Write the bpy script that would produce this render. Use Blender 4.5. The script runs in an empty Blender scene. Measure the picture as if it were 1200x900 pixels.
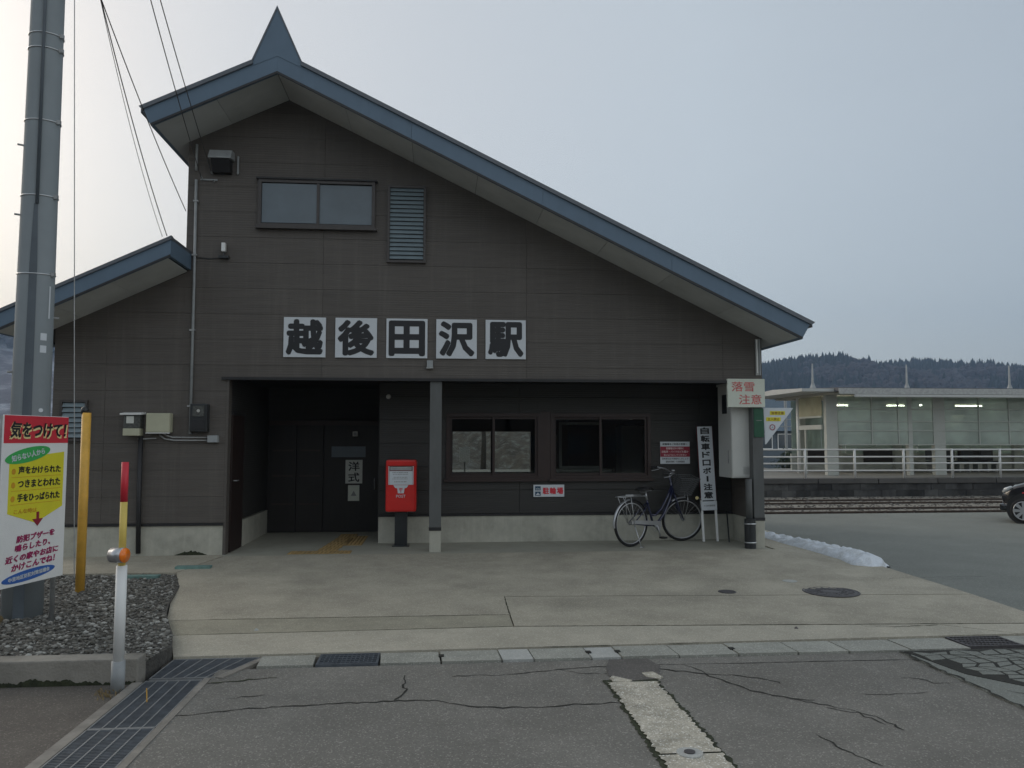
import bpy, bmesh, math, random
import numpy as np
from mathutils import Vector, Matrix
R = math.radians
PI = math.pi
random.seed(7)
rng = np.random.default_rng(11)
S = bpy.context.scene
COL = S.collection

# ------------------------------------------------------------------ camera
cam_d = bpy.data.cameras.new("camera")
cam = bpy.data.objects.new("camera", cam_d)
COL.objects.link(cam)
cam.location = (0.0, -11.8, 1.63)
cam.rotation_euler = (R(90 + 4.06), 0, R(-5.3))
cam_d.sensor_width = 36
cam_d.lens = 27.9
cam_d.clip_start = 0.1
cam_d.clip_end = 6000
S.camera = cam

# ------------------------------------------------------------------ sky and sun
SUN_EL, SUN_AZ = 22.0, -52.0      # azimuth from +Y, negative to the left
world = bpy.data.worlds.new("World")
S.world = world
world.use_nodes = True
wt = world.node_tree
wt.nodes.clear()
w_out = wt.nodes.new("ShaderNodeOutputWorld")
sky = wt.nodes.new("ShaderNodeTexSky")
sky.sky_type = 'NISHITA'
sky.sun_disc = False
sky.sun_elevation = R(SUN_EL)
sky.sun_rotation = R(SUN_AZ)
sky.air_density = 1.0
sky.dust_density = 4.0
sky.ozone_density = 1.0
bg1 = wt.nodes.new("ShaderNodeBackground")
bg1.inputs[1].default_value = 0.05
wt.links.new(sky.outputs[0], bg1.inputs[0])
# thin overcast veil: brightest behind the camera, raised there to light the ground
tc = wt.nodes.new("ShaderNodeTexCoord")
dot = wt.nodes.new("ShaderNodeVectorMath")
dot.operation = 'DOT_PRODUCT'
sd = Vector((math.sin(R(SUN_AZ)) * math.cos(R(12)), math.cos(R(SUN_AZ)) * math.cos(R(12)), math.sin(R(12))))
dot.inputs[1].default_value = sd
wt.links.new(tc.outputs['Generated'], dot.inputs[0])
mr = wt.nodes.new("ShaderNodeMapRange")
mr.inputs[1].default_value = -1.0
mr.inputs[2].default_value = 1.0
wt.links.new(dot.outputs['Value'], mr.inputs[0])
nz = wt.nodes.new("ShaderNodeTexNoise")
nz.inputs['Scale'].default_value = 1.6
nz.inputs['Detail'].default_value = 3
mapn = wt.nodes.new("ShaderNodeMapping")
mapn.inputs['Scale'].default_value = (1, 1, 3)
wt.links.new(tc.outputs['Generated'], mapn.inputs[0])
wt.links.new(mapn.outputs[0], nz.inputs['Vector'])
madd = wt.nodes.new("ShaderNodeMath")
madd.operation = 'MULTIPLY_ADD'
madd.inputs[1].default_value = 0.10
wt.links.new(nz.outputs['Fac'], madd.inputs[0])
wt.links.new(mr.outputs[0], madd.inputs[2])
cr = wt.nodes.new("ShaderNodeValToRGB")
e = cr.color_ramp.elements
e[0].position = 0.0
e[0].color = (0.82, 0.82, 0.79, 1)
e[1].position = 1.0
e[1].color = (0.50, 0.50, 0.485, 1)
for pos, c in ((0.30, (0.68, 0.70, 0.69, 1)), (0.53, (0.39, 0.43, 0.455, 1)), (0.74, (0.51, 0.55, 0.565, 1)), (0.90, (0.53, 0.54, 0.53, 1))):
    q = cr.color_ramp.elements.new(pos)
    q.color = c
wt.links.new(madd.outputs[0], cr.inputs[0])
bg2 = wt.nodes.new("ShaderNodeBackground")
bg2.inputs[1].default_value = 0.88
wt.links.new(cr.outputs[0], bg2.inputs[0])
addw = wt.nodes.new("ShaderNodeAddShader")
wt.links.new(bg1.outputs[0], addw.inputs[0])
wt.links.new(bg2.outputs[0], addw.inputs[1])
wt.links.new(addw.outputs[0], w_out.inputs[0])

sun_d = bpy.data.lights.new("sun", 'SUN')
sun_d.energy = 0.5
sun_d.angle = R(25)
sun_d.color = (1.0, 0.95, 0.88)
sun = bpy.data.objects.new("sun", sun_d)
COL.objects.link(sun)
sv = Vector((math.sin(R(SUN_AZ)) * math.cos(R(SUN_EL)), math.cos(R(SUN_AZ)) * math.cos(R(SUN_EL)), math.sin(R(SUN_EL))))
sun.rotation_euler = sv.to_track_quat('Z', 'Y').to_euler()

S.view_settings.view_transform = 'Standard'
S.view_settings.look = 'None'
S.view_settings.exposure = 0.08
S.view_settings.gamma = 1.0
S.view_settings.use_curve_mapping = False

# ------------------------------------------------------------------ materials
MATS = {}


def M(name, col, rough=0.7, var=0.12, scale=4.0, bump=0.0, bscale=60.0, metal=0.0, spec=0.5,
      stretch=(1, 1, 1), speck=0.0, emis=None, wave=None, stain=0.0, stain_col=None, clear=0.0, stain_scale=0.6, rnd=0.0, streak=0.0, world=False):
    """procedural principled material: mottled base, grain bump, optional specks, grooves and stains"""
    m = bpy.data.materials.new(name)
    m.use_nodes = True
    nt = m.node_tree
    bs = nt.nodes["Principled BSDF"]
    bs.inputs['Roughness'].default_value = rough
    bs.inputs['Metallic'].default_value = metal
    bs.inputs['Specular IOR Level'].default_value = spec
    if clear:
        bs.inputs['Coat Weight'].default_value = clear
    t = nt.nodes.new("ShaderNodeTexCoord")
    mp = nt.nodes.new("ShaderNodeMapping")
    mp.inputs['Scale'].default_value = stretch
    if world:
        gm = nt.nodes.new("ShaderNodeNewGeometry")
        nt.links.new(gm.outputs['Position'], mp.inputs[0])
    else:
        nt.links.new(t.outputs['Object'], mp.inputs[0])
    n = nt.nodes.new("ShaderNodeTexNoise")
    n.inputs['Scale'].default_value = scale
    n.inputs['Detail'].default_value = 6
    n.inputs['Roughness'].default_value = 0.65
    nt.links.new(mp.outputs[0], n.inputs['Vector'])
    ramp = nt.nodes.new("ShaderNodeValToRGB")
    a = [max(0, c * (1 - var)) for c in col[:3]] + [1]
    b = [min(1, c * (1 + var)) for c in col[:3]] + [1]
    ramp.color_ramp.elements[0].position = 0.3
    ramp.color_ramp.elements[0].color = a
    ramp.color_ramp.elements[1].position = 0.7
    ramp.color_ramp.elements[1].color = b
    nt.links.new(n.outputs['Fac'], ramp.inputs[0])
    out = ramp.outputs[0]

    def mix(fac, c1, c2col, mode='MIX'):
        x = nt.nodes.new("ShaderNodeMix")
        x.data_type = 'RGBA'
        x.blend_type = mode
        nt.links.new(fac, x.inputs[0])
        nt.links.new(c1, x.inputs[6])
        x.inputs[7].default_value = list(c2col[:3]) + [1]
        return x.outputs[2]
    if stain > 0:
        n2 = nt.nodes.new("ShaderNodeTexNoise")
        n2.inputs['Scale'].default_value = stain_scale
        n2.inputs['Detail'].default_value = 8
        n2.inputs['Roughness'].default_value = 0.7
        nt.links.new(mp.outputs[0], n2.inputs['Vector'])
        r2 = nt.nodes.new("ShaderNodeMapRange")
        r2.inputs[1].default_value = 0.48
        r2.inputs[2].default_value = 0.66
        r2.inputs[4].default_value = stain
        nt.links.new(n2.outputs['Fac'], r2.inputs[0])
        out = mix(r2.outputs[0], out, stain_col or [c * 0.5 for c in col[:3]])
    if speck > 0:
        v = nt.nodes.new("ShaderNodeTexVoronoi")
        v.inputs['Scale'].default_value = 120
        nt.links.new(t.outputs['Object'], v.inputs['Vector'])
        r3 = nt.nodes.new("ShaderNodeMapRange")
        r3.inputs[1].default_value = 0.86
        r3.inputs[2].default_value = 0.95
        r3.inputs[4].default_value = speck
        sp = nt.nodes.new("ShaderNodeSeparateColor")
        nt.links.new(v.outputs['Color'], sp.inputs[0])
        nt.links.new(sp.outputs[0], r3.inputs[0])
        out = mix(r3.outputs[0], out, [min(1, c * 2.6 + .03) for c in col[:3]])
        r4 = nt.nodes.new("ShaderNodeMapRange")
        r4.inputs[1].default_value = 0.80
        r4.inputs[2].default_value = 0.95
        r4.inputs[4].default_value = speck
        nt.links.new(sp.outputs[1], r4.inputs[0])
        out = mix(r4.outputs[0], out, [c * 0.5 for c in col[:3]])
    if streak > 0:
        ms_ = nt.nodes.new("ShaderNodeMapping")
        ms_.inputs['Scale'].default_value = (7, 7, .45)
        nt.links.new(t.outputs['Object'], ms_.inputs[0])
        n5 = nt.nodes.new("ShaderNodeTexNoise")
        n5.inputs['Scale'].default_value = 1.0
        n5.inputs['Detail'].default_value = 7
        n5.inputs['Roughness'].default_value = .75
        nt.links.new(ms_.outputs[0], n5.inputs['Vector'])
        r5 = nt.nodes.new("ShaderNodeMapRange")
        r5.inputs[1].default_value = 0.5
        r5.inputs[2].default_value = 0.72
        r5.inputs[4].default_value = streak
        nt.links.new(n5.outputs['Fac'], r5.inputs[0])
        out = mix(r5.outputs[0], out, [c * 1.55 + .01 for c in col[:3]])
    if rnd > 0:
        oi = nt.nodes.new("ShaderNodeObjectInfo")
        r6 = nt.nodes.new("ShaderNodeMapRange")
        r6.inputs[3].default_value = 1 - rnd
        r6.inputs[4].default_value = 1 + rnd
        nt.links.new(oi.outputs['Random'], r6.inputs[0])
        vm = nt.nodes.new("ShaderNodeVectorMath")
        vm.operation = 'SCALE'
        nt.links.new(out, vm.inputs[0])
        nt.links.new(r6.outputs[0], vm.inputs['Scale'])
        out = vm.outputs[0]
    nt.links.new(out, bs.inputs['Base Color'])
    hgt = None
    if bump > 0:
        nb = nt.nodes.new("ShaderNodeTexNoise")
        nb.inputs['Scale'].default_value = bscale
        nb.inputs['Detail'].default_value = 4
        nt.links.new(mp.outputs[0], nb.inputs['Vector'])
        hgt = nb.outputs['Fac']
    if wave:
        wv = nt.nodes.new("ShaderNodeTexWave")
        wv.wave_type = 'BANDS'
        wv.bands_direction = wave[0]
        wv.inputs['Scale'].default_value = wave[1]
        wv.inputs['Distortion'].default_value = wave[2]
        wv.inputs['Detail'].default_value = 2
        nt.links.new(t.outputs['Object'], wv.inputs['Vector'])
        if hgt is not None:
            ad = nt.nodes.new("ShaderNodeMath")
            ad.operation = 'MULTIPLY_ADD'
            ad.inputs[1].default_value = 0.5
            nt.links.new(hgt, ad.inputs[0])
            nt.links.new(wv.outputs['Fac'], ad.inputs[2])
            hgt = ad.outputs[0]
        else:
            hgt = wv.outputs['Fac']
        bump = max(bump, 0.12)
    if hgt is not None:
        bp = nt.nodes.new("ShaderNodeBump")
        bp.inputs['Strength'].default_value = bump
        bp.inputs['Distance'].default_value = 0.01
        nt.links.new(hgt, bp.inputs['Height'])
        nt.links.new(bp.outputs[0], bs.inputs['Normal'])
    if emis:
        bs.inputs['Emission Color'].default_value = list(emis[:3]) + [1]
        bs.inputs['Emission Strength'].default_value = emis[3]
    MATS[name] = m
    return m


def glass(name, tint, opacity, rough=0.02, milk=0.0):
    """thin pane: part see-through, part mirror, part milky"""
    m = bpy.data.materials.new(name)
    m.use_nodes = True
    nt = m.node_tree
    nt.nodes.clear()
    o = nt.nodes.new("ShaderNodeOutputMaterial")
    tr = nt.nodes.new("ShaderNodeBsdfTransparent")
    tr.inputs[0].default_value = list(tint) + [1]
    gl = nt.nodes.new("ShaderNodeBsdfGlossy")
    gl.inputs['Roughness'].default_value = rough
    fr = nt.nodes.new("ShaderNodeFresnel")
    fr.inputs[0].default_value = 1.5
    mx = nt.nodes.new("ShaderNodeMixShader")
    nt.links.new(fr.outputs[0], mx.inputs[0])
    nt.links.new(tr.outputs[0], mx.inputs[1])
    nt.links.new(gl.outputs[0], mx.inputs[2])
    last = mx.outputs[0]
    if opacity > 0:
        d = nt.nodes.new("ShaderNodeBsdfDiffuse")
        nz_ = nt.nodes.new("ShaderNodeTexNoise")
        nz_.inputs['Scale'].default_value = 1.3
        nz_.inputs['Detail'].default_value = 4
        tcg = nt.nodes.new("ShaderNodeTexCoord")
        nt.links.new(tcg.outputs['Object'], nz_.inputs['Vector'])
        rp = nt.nodes.new("ShaderNodeValToRGB")
        rp.color_ramp.elements[0].position = .35
        rp.color_ramp.elements[0].color = [c * milk * .8 for c in tint] + [1]
        rp.color_ramp.elements[1].position = .65
        rp.color_ramp.elements[1].color = [c * milk * 1.15 for c in tint] + [1]
        nt.links.new(nz_.outputs['Fac'], rp.inputs[0])
        nt.links.new(rp.outputs[0], d.inputs[0])
        m2 = nt.nodes.new("ShaderNodeMixShader")
        m2.inputs[0].default_value = opacity
        nt.links.new(last, m2.inputs[1])
        nt.links.new(d.outputs[0], m2.inputs[2])
        last = m2.outputs[0]
    nt.links.new(last, o.inputs[0])
    MATS[name] = m
    return m


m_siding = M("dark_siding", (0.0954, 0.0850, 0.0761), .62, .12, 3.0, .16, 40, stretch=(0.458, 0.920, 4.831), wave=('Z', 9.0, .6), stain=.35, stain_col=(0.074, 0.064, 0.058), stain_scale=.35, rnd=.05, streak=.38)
m_siding_in = M("shaded_porch_siding", (0.034, 0.033, 0.031), .65, .12, 3.0, .16, 40, stretch=(.5, 1, 5), wave=('Z', 9.0, .6), rnd=.05)  # same siding, with the shade of the porch put into its colour
m_core = M("wall_core", (0.02, 0.019, 0.018), .8, .1)
m_trim = M("black_trim", (0.018, 0.018, 0.02), .5, .2, 12)
m_fascia = M("blue_grey_fascia", (0.106, 0.161, 0.225), .55, .08, 2.0, .08, 30, rnd=.04, streak=.18)
m_rooftop = M("roof_steel", (0.07, 0.08, 0.095), .42, .15, 2.0, .1, 20, metal=.2)
m_edge = M("roof_edge_trim", (0.11, 0.125, 0.145), .5, .12, 6)
m_soffit = M("grey_soffit", (0.46, 0.475, 0.47), .8, .12, 1.5, .1, 60, stain=.3, stain_col=(.34, .35, .34), stain_scale=.8, rnd=.05)
m_plinth = M("plinth_concrete", (0.420, 0.415, 0.358), .88, .12, 5, .3, 45, stain=.45, stain_col=(0.179, 0.180, 0.153), stain_scale=1.3, streak=.25)
m_conc = M("apron_concrete", (0.369, 0.342, 0.275), .9, .20, 1.4, .35, 90, speck=.25, stain=.6, stain_col=(0.226, 0.211, 0.167), stain_scale=.8)
m_conc2 = M("strip_concrete", (0.403, 0.376, 0.308), .9, .12, 3, .35, 90, speck=.22, stain=.4, stain_col=(0.268, 0.253, 0.206), stain_scale=.8)
m_conc_mid = M("lower_apron_concrete", (0.311, 0.292, 0.228), .9, .15, 3, .35, 90, speck=.22, stain=.45, stain_col=(0.207, 0.198, 0.156), stain_scale=.9)
m_lid = M("gutter_lid_concrete", (0.316, 0.319, 0.284), .9, .10, 6, .35, 110, speck=.3, stain=.4, stain_col=(0.172, 0.179, 0.158), stain_scale=1.6, rnd=.07)
m_lid_light = M("pale_lid_concrete", (0.40, 0.41, 0.39), .9, .08, 6, .3, 110, speck=.2)
m_floor = M("porch_floor_concrete", (0.317, 0.313, 0.259), .85, .12, 2.5, .2, 70, stain=.3)
m_road = M("worn_asphalt", (0.186, 0.180, 0.162), .93, .18, 1.6, .8, 160, speck=.42, stain=.5, stain_col=(0.134, 0.128, 0.113), stain_scale=.45)
m_road_l = M("brown_asphalt", (0.115, 0.103, 0.09), .93, .2, 1.8, .8, 150, speck=.4, stain=.4, stain_col=(.06, .054, .048))
m_yard = M("yard_asphalt", (0.184, 0.195, 0.176), .9, .10, 1.2, .5, 170, speck=.3, stain=.35, stain_col=(0.142, 0.148, 0.135), stain_scale=.25)
m_patch = M("dark_patch_asphalt", (0.115, 0.108, 0.10), .9, .2, 5, .6, 150, speck=.3)
m_crack = M("crack_dark", (0.022, 0.022, 0.018), .95, .4, 20, .5, 80)  # even dark tone for cracks, seams, notches and joints
m_moss = M("moss_seam", (0.03, 0.036, 0.018), .95, .5, 18, .9, 60)
m_strip = M("old_concrete_strip", (0.460, 0.431, 0.357), .93, .2, 9, .9, 70, speck=.6, stain=.6, stain_col=(0.196, 0.185, 0.147), stain_scale=4)
m_gravbase = M("gravel_base", (0.075, 0.072, 0.066), .95, .4, 25, 1.0, 60)
m_soil = M("soil", (0.07, 0.062, 0.05), .95, .3, 6, .6, 30)
m_stoneA = M("stone_grey", (0.20, 0.20, 0.195), .85, .5, 6, .3, 40)
m_grate = M("galvanised_steel", (0.15, 0.17, 0.195), .5, .25, 14, .1, 60, metal=.6)
m_grate_bar = M("grate_bar_pale", (0.27, 0.28, 0.285), .55, .2, 20, metal=.4)
m_pit = M("drain_dark", (0.01, 0.01, 0.01), .9, .1)
m_rim = M("drain_rim_concrete", (0.24, 0.225, 0.20), .9, .2, 9, .5, 60, stain=.5, stain_scale=2)
m_block = M("kerb_block_concrete", (0.28, 0.265, 0.235), .92, .2, 6, .6, 50, stain=.7, stain_col=(.06, .06, .05), stain_scale=1.5)
m_pole = M("pole_concrete", (0.252, 0.286, 0.306), .75, .06, 2.5, .12, 60, stain=.25, stain_col=(0.185, 0.210, 0.230), stain_scale=1)
m_poleguard = M("cable_guard", (0.09, 0.11, 0.13), .6, .15, 4)
m_steel = M("bright_steel", (0.62, 0.64, 0.66), .3, .12, 20, metal=.9)
m_dsteel = M("dull_steel", (0.35, 0.36, 0.36), .5, .2, 12, metal=.5)
m_white = M("white_paint", (0.78, 0.79, 0.78), .45, .04, 4)
m_plate = M("white_plate", (0.60, 0.64, 0.68), .5, .04, 3, stain=.15, stain_col=(.55, .58, .58))
m_black = M("black_lettering", (0.014, 0.015, 0.018), .5, .1)
m_red = M("red_paint", (0.62, 0.018, 0.014), .35, .08, 5, stain=.12, stain_col=(.4, .02, .02), clear=.3)
m_redp = M("red_print", (0.60, 0.03, 0.05), .5, .08)
m_crim = M("crimson_print", (0.27, 0.012, 0.035), .5, .08)
m_pinkfade = M("faded_red_print", (0.60, 0.14, 0.14), .6, .35, 14)
m_blue = M("blue_print", (0.03, 0.12, 0.42), .5, .08)
m_navyprint = M("dark_blue_print", (0.02, 0.07, 0.13), .5, .08)
m_green = M("green_print", (0.05, 0.42, 0.10), .5, .1)
m_dgreen = M("dark_green_plate", (0.012, 0.085, 0.045), .5, .2, 8)
m_yellow = M("yellow_print", (0.72, 0.66, 0.03), .5, .05)
m_cream = M("cream_print", (0.85, 0.72, 0.35), .5, .05)
m_orange = M("orange_reflector", (0.95, 0.22, 0.01), .3, .05, clear=.5)
m_ypaint = M("yellow_ochre_paint", (0.74, 0.42, 0.07), .5, .14, 8, .1, 30, stain=.25, stain_col=(.4, .24, .04))
m_ytile = M("worn_yellow_tile", (0.33, 0.225, 0.09), .85, .3, 9, .3, 60, stain=.6, stain_col=(.22, .18, .10), stain_scale=2.5)
m_signcream = M("cream_sign_board", (0.62, 0.66, 0.58), .55, .06, 4, stain=.2, stain_col=(.48, .5, .44))
m_beige = M("beige_box_paint", (0.46, 0.46, 0.34), .5, .06, 5)
m_cab = M("cabinet_paint", (0.50, 0.51, 0.49), .45, .04, 3)
m_cabside = m_cab
m_dbox = M("black_box_plastic", (0.022, 0.025, 0.028), .35, .2, 8)
m_clearcase = M("meter_window", (0.10, 0.105, 0.10), .08, .4, 30)
m_pipe = M("grey_conduit", (0.30, 0.32, 0.33), .5, .12, 8)
m_brown = M("brown_aluminium", (0.032, 0.018, 0.016), .45, .15, 8)
m_brownup = M("taupe_aluminium", (0.060, 0.053, 0.051), .45, .15, 8)
m_frost = M("frosted_glass", (0.11, 0.145, 0.175), .3, .14, 1.4, spec=.6, stain=.35, stain_col=(.07, .095, .12), stain_scale=1.2)
m_louver = M("louver_glass", (0.203, 0.257, 0.286), .3, .12, 3, spec=.6)
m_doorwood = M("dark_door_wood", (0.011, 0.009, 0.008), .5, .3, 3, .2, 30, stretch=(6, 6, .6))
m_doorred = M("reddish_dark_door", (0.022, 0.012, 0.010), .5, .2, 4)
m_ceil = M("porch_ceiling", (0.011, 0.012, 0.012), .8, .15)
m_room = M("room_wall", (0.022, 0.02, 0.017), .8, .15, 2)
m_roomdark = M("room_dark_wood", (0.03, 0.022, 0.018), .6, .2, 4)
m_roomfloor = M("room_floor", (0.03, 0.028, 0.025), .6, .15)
m_paper = M("paper", (0.62, 0.64, 0.60), .8, .05)
m_postwood = M("post_paint", (0.10, 0.105, 0.105), .65, .15, 5, .2, 40, stretch=(1, 1, .3))
m_snow = M("old_snow", (0.66, 0.71, 0.77), .85, .08, 6, .9, 30, stain=.65, stain_col=(.40, .41, .40), stain_scale=5, speck=.3)
m_tyre = M("tyre_rubber", (0.012, 0.012, 0.013), .75, .2, 20)
m_navy = M("navy_frame_paint", (0.012, 0.016, 0.05), .3, .1, clear=.6)
m_alloy = M("alloy", (0.46, 0.47, 0.49), .3, .08, metal=.75)
m_blackpl = M("black_plastic", (0.014, 0.014, 0.015), .5, .15)
m_carpaint = M("black_car_paint", (0.010, 0.011, 0.014), .2, .1, clear=.9)
m_carglass = M("car_glass", (0.02, 0.025, 0.03), .05, .1, spec=.8)
m_lamp = M("headlamp_lens", (0.55, 0.58, 0.6), .15, .3, 10, clear=.8)
m_ballast = M("ballast", (0.22, 0.205, 0.175), .95, .5, 30, 1.0, 40, stain=.5, stain_col=(.16, .155, .14), stain_scale=.6)
m_rail = M("rusty_rail", (0.065, 0.045, 0.035), .6, .3, 8, metal=.4)
m_platface = M("platform_face_stone", (0.050, 0.050, 0.050), .95, .6, 1.7, .9, 9, stain=.7, stain_col=(.10, .10, .095), stain_scale=1.1, rnd=.35, world=True)
m_plattop = M("platform_concrete", (0.22, 0.215, 0.195), .9, .12, 1.5, .3, 60, stain=.3)
m_platcap = M("platform_coping", (0.085, 0.082, 0.078), .9, .2, 2, rnd=.15, world=True)
m_railing = M("white_railing", (0.62, 0.63, 0.62), .5, .06, 4)
m_shelt = M("shelter_steel_white", (0.42, 0.44, 0.41), .5, .08, 2)
m_sheltroof = M("shelter_roof", (0.077, 0.083, 0.094), .5, .12, 2)
m_sheltceil = M("shelter_ceiling", (0.45, 0.43, 0.37), .7, .08, 1)
m_sheltband = M("shelter_band", (0.465, 0.480, 0.473), .5, .06, 2)
m_tube = M("fluorescent_tube", (0.9, 0.9, 0.85), .4, .01, emis=(1.0, 0.93, 0.78, 14))
m_hill = M("hill_ground", (0.04, 0.036, 0.034), 1, .3, .02, stain=.5, stain_col=(.10, .09, .085), stain_scale=.012)
m_hillsnow = M("snowy_mountain", (0.085, 0.075, 0.085), 1, .4, .03, stain=.9, stain_col=(.42, .45, .5), stain_scale=.018)
m_conifer = M("conifer_foliage", (0.011, 0.019, 0.017), 1, .5, .05)
m_bare = M("bare_woodland", (0.040, 0.036, 0.040), 1, .3, .04)
m_field = M("winter_field", (0.13, 0.105, 0.07), 1, .3, .15, .4, 5, stain=.6, stain_col=(.5, .53, .56), stain_scale=.06)
m_houseblue = M("house_blue_wall", (0.120, 0.150, 0.180), .7, .1)
m_houseroof = M("house_blue_roof", (0.060, 0.096, 0.132), .5, .12)
m_housered = M("red_roof", (0.35, 0.08, 0.10), .6, .1)
m_housedark = M("dark_house_wall", (0.05, 0.045, 0.045), .8, .15)
m_window = M("house_window", (0.06, 0.08, 0.10), .1, .2, spec=.8)
m_bark = M("bark", (0.06, 0.05, 0.042), .9, .3, 6)
m_twig = M("twigs", (0.11, 0.095, 0.085), .9, .3, 6)
m_shrub = M("hedge_foliage", (0.028, 0.045, 0.02), .9, .5, 6)
m_wire = M("cable_black", (0.03, 0.032, 0.035), .6, .1)
m_bulb = M("small_white_fitting", (0.5, 0.5, 0.47), .4, .05)
m_grey = M("grey_print", (0.25, 0.26, 0.26), .6, .1)
m_manhole = M("cast_iron", (0.085, 0.08, 0.083), .6, .25, 20, .3, 50, metal=.3)

m_maroon = M("maroon_edge", (.09, .015, .02), .6)
g_clear = glass("clear_window_glass", (.86, .88, .87), 0)
g_shelt = glass("shelter_glass", (.74, .83, .77), .44, .06, milk=.88)
g_yel = glass("yellowed_shelter_panel", (.80, .78, .58), .60, .2, milk=.7)


# ------------------------------------------------------------------ mesh helpers
class B:
    def __init__(s):
        s.v = []
        s.f = []

    def add(s, verts, faces):
        o = len(s.v)
        s.v += [tuple(p) for p in verts]
        s.f += [tuple(i + o for i in q) for q in faces]
        return s

    def box(s, x0, x1, y0, y1, z0, z1, m=None, bev=0.0):
        if bev > 0:
            bm = bmesh.new()
            bmesh.ops.create_cube(bm, size=1)
            for v in bm.verts:
                v.co = Vector(((x0 + x1) / 2 + v.co.x * (x1 - x0), (y0 + y1) / 2 + v.co.y * (y1 - y0), (z0 + z1) / 2 + v.co.z * (z1 - z0)))
            bmesh.ops.bevel(bm, geom=bm.edges[:], offset=bev, segments=2, affect='EDGES', profile=.6)
            vs = [v.co.copy() for v in bm.verts]
            fs = [[v.index for v in f.verts] for f in bm.faces]
            bm.verts.index_update()
            fs = [[v.index for v in f.verts] for f in bm.faces]
            bm.free()
            if m is not None:
                vs = [m @ p for p in vs]
            return s.add(vs, fs)
        vs = [Vector(p) for p in ((x0, y0, z0), (x1, y0, z0), (x1, y1, z0), (x0, y1, z0), (x0, y0, z1), (x1, y0, z1), (x1, y1, z1), (x0, y1, z1))]
        if m is not None:
            vs = [m @ p for p in vs]
        return s.add(vs, [(0, 3, 2, 1), (4, 5, 6, 7), (0, 1, 5, 4), (1, 2, 6, 5), (2, 3, 7, 6), (3, 0, 4, 7)])

    def prism_y(s, poly, y0, y1, ch=0.0):
        """poly (x,z) extruded from y0 (front) to y1, optional front chamfer"""
        n = len(poly)
        a = sum(poly[i][0] * poly[(i + 1) % n][1] - poly[(i + 1) % n][0] * poly[i][1] for i in range(n))
        if a < 0:
            poly = poly[::-1]
        if ch > 0:
            cx = sum(p[0] for p in poly) / n
            cz = sum(p[1] for p in poly) / n
            fr = [(p[0] + math.copysign(min(ch, abs(cx - p[0])), cx - p[0]), y0, p[1] + math.copysign(min(ch, abs(cz - p[1])), cz - p[1])) for p in poly]
            mid = [(p[0], y0 + ch, p[1]) for p in poly]
            bk = [(p[0], y1, p[1]) for p in poly]
            fs = [tuple(range(n)), tuple(range(3 * n - 1, 2 * n - 1, -1))]
            for i in range(n):
                j = (i + 1) % n
                fs += [(i, n + i, n + j, j), (n + i, 2 * n + i, 2 * n + j, n + j)]
            return s.add(fr + mid + bk, fs)
        fr = [(p[0], y0, p[1]) for p in poly]
        bk = [(p[0], y1, p[1]) for p in poly]
        fs = [tuple(range(n)), tuple(range(2 * n - 1, n - 1, -1))]
        for i in range(n):
            j = (i + 1) % n
            fs.append((i, n + i, n + j, j))
        return s.add(fr + bk, fs)

    def prism_z(s, poly, z0, z1):
        n = len(poly)
        a = sum(poly[i][0] * poly[(i + 1) % n][1] - poly[(i + 1) % n][0] * poly[i][1] for i in range(n))
        if a < 0:
            poly = poly[::-1]
        z0f = z0 if callable(z0) else (lambda x, y: z0)
        z1f = z1 if callable(z1) else (lambda x, y: z1)
        lo = [(p[0], p[1], z0f(*p)) for p in poly]
        hi = [(p[0], p[1], z1f(*p)) for p in poly]
        fs = [tuple(range(n - 1, -1, -1)), tuple(range(n, 2 * n))]
        for i in range(n):
            j = (i + 1) % n
            fs.append((i, j, n + j, n + i))
        return s.add(lo + hi, fs)

    def prism_x(s, poly, x0, x1):
        """poly (y,z)"""
        n = len(poly)
        a = sum(poly[i][0] * poly[(i + 1) % n][1] - poly[(i + 1) % n][0] * poly[i][1] for i in range(n))
        if a < 0:
            poly = poly[::-1]
        fs = [tuple(range(n - 1, -1, -1)), tuple(range(n, 2 * n))]
        for i in range(n):
            j = (i + 1) % n
            fs.append((i, j, n + j, n + i))
        return s.add([(x0, p[0], p[1]) for p in poly] + [(x1, p[0], p[1]) for p in poly], fs)

    def tube(s, pts, r, seg=8, cap=True):
        pts = [Vector(p) for p in pts]
        n = len(pts)
        rs = r if isinstance(r, (list, tuple)) else [r] * n
        up = None
        vs = []
        for i, p in enumerate(pts):
            d = (pts[min(i + 1, n - 1)] - pts[max(i - 1, 0)]).normalized()
            if up is None:
                up = d.orthogonal().normalized()
            up = (up - d * up.dot(d))
            if up.length < 1e-6:
                up = d.orthogonal()
            up.normalize()
            sd_ = d.cross(up)
            for k in range(seg):
                a = 2 * PI * k / seg
                vs.append(p + (up * math.cos(a) + sd_ * math.sin(a)) * rs[i])
        fs = []
        for i in range(n - 1):
            for k in range(seg):
                k2 = (k + 1) % seg
                fs.append((i * seg + k, i * seg + k2, (i + 1) * seg + k2, (i + 1) * seg + k))
        if cap:
            fs.append(tuple(range(seg - 1, -1, -1)))
            fs.append(tuple((n - 1) * seg + k for k in range(seg)))
        return s.add(vs, fs)

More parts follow.
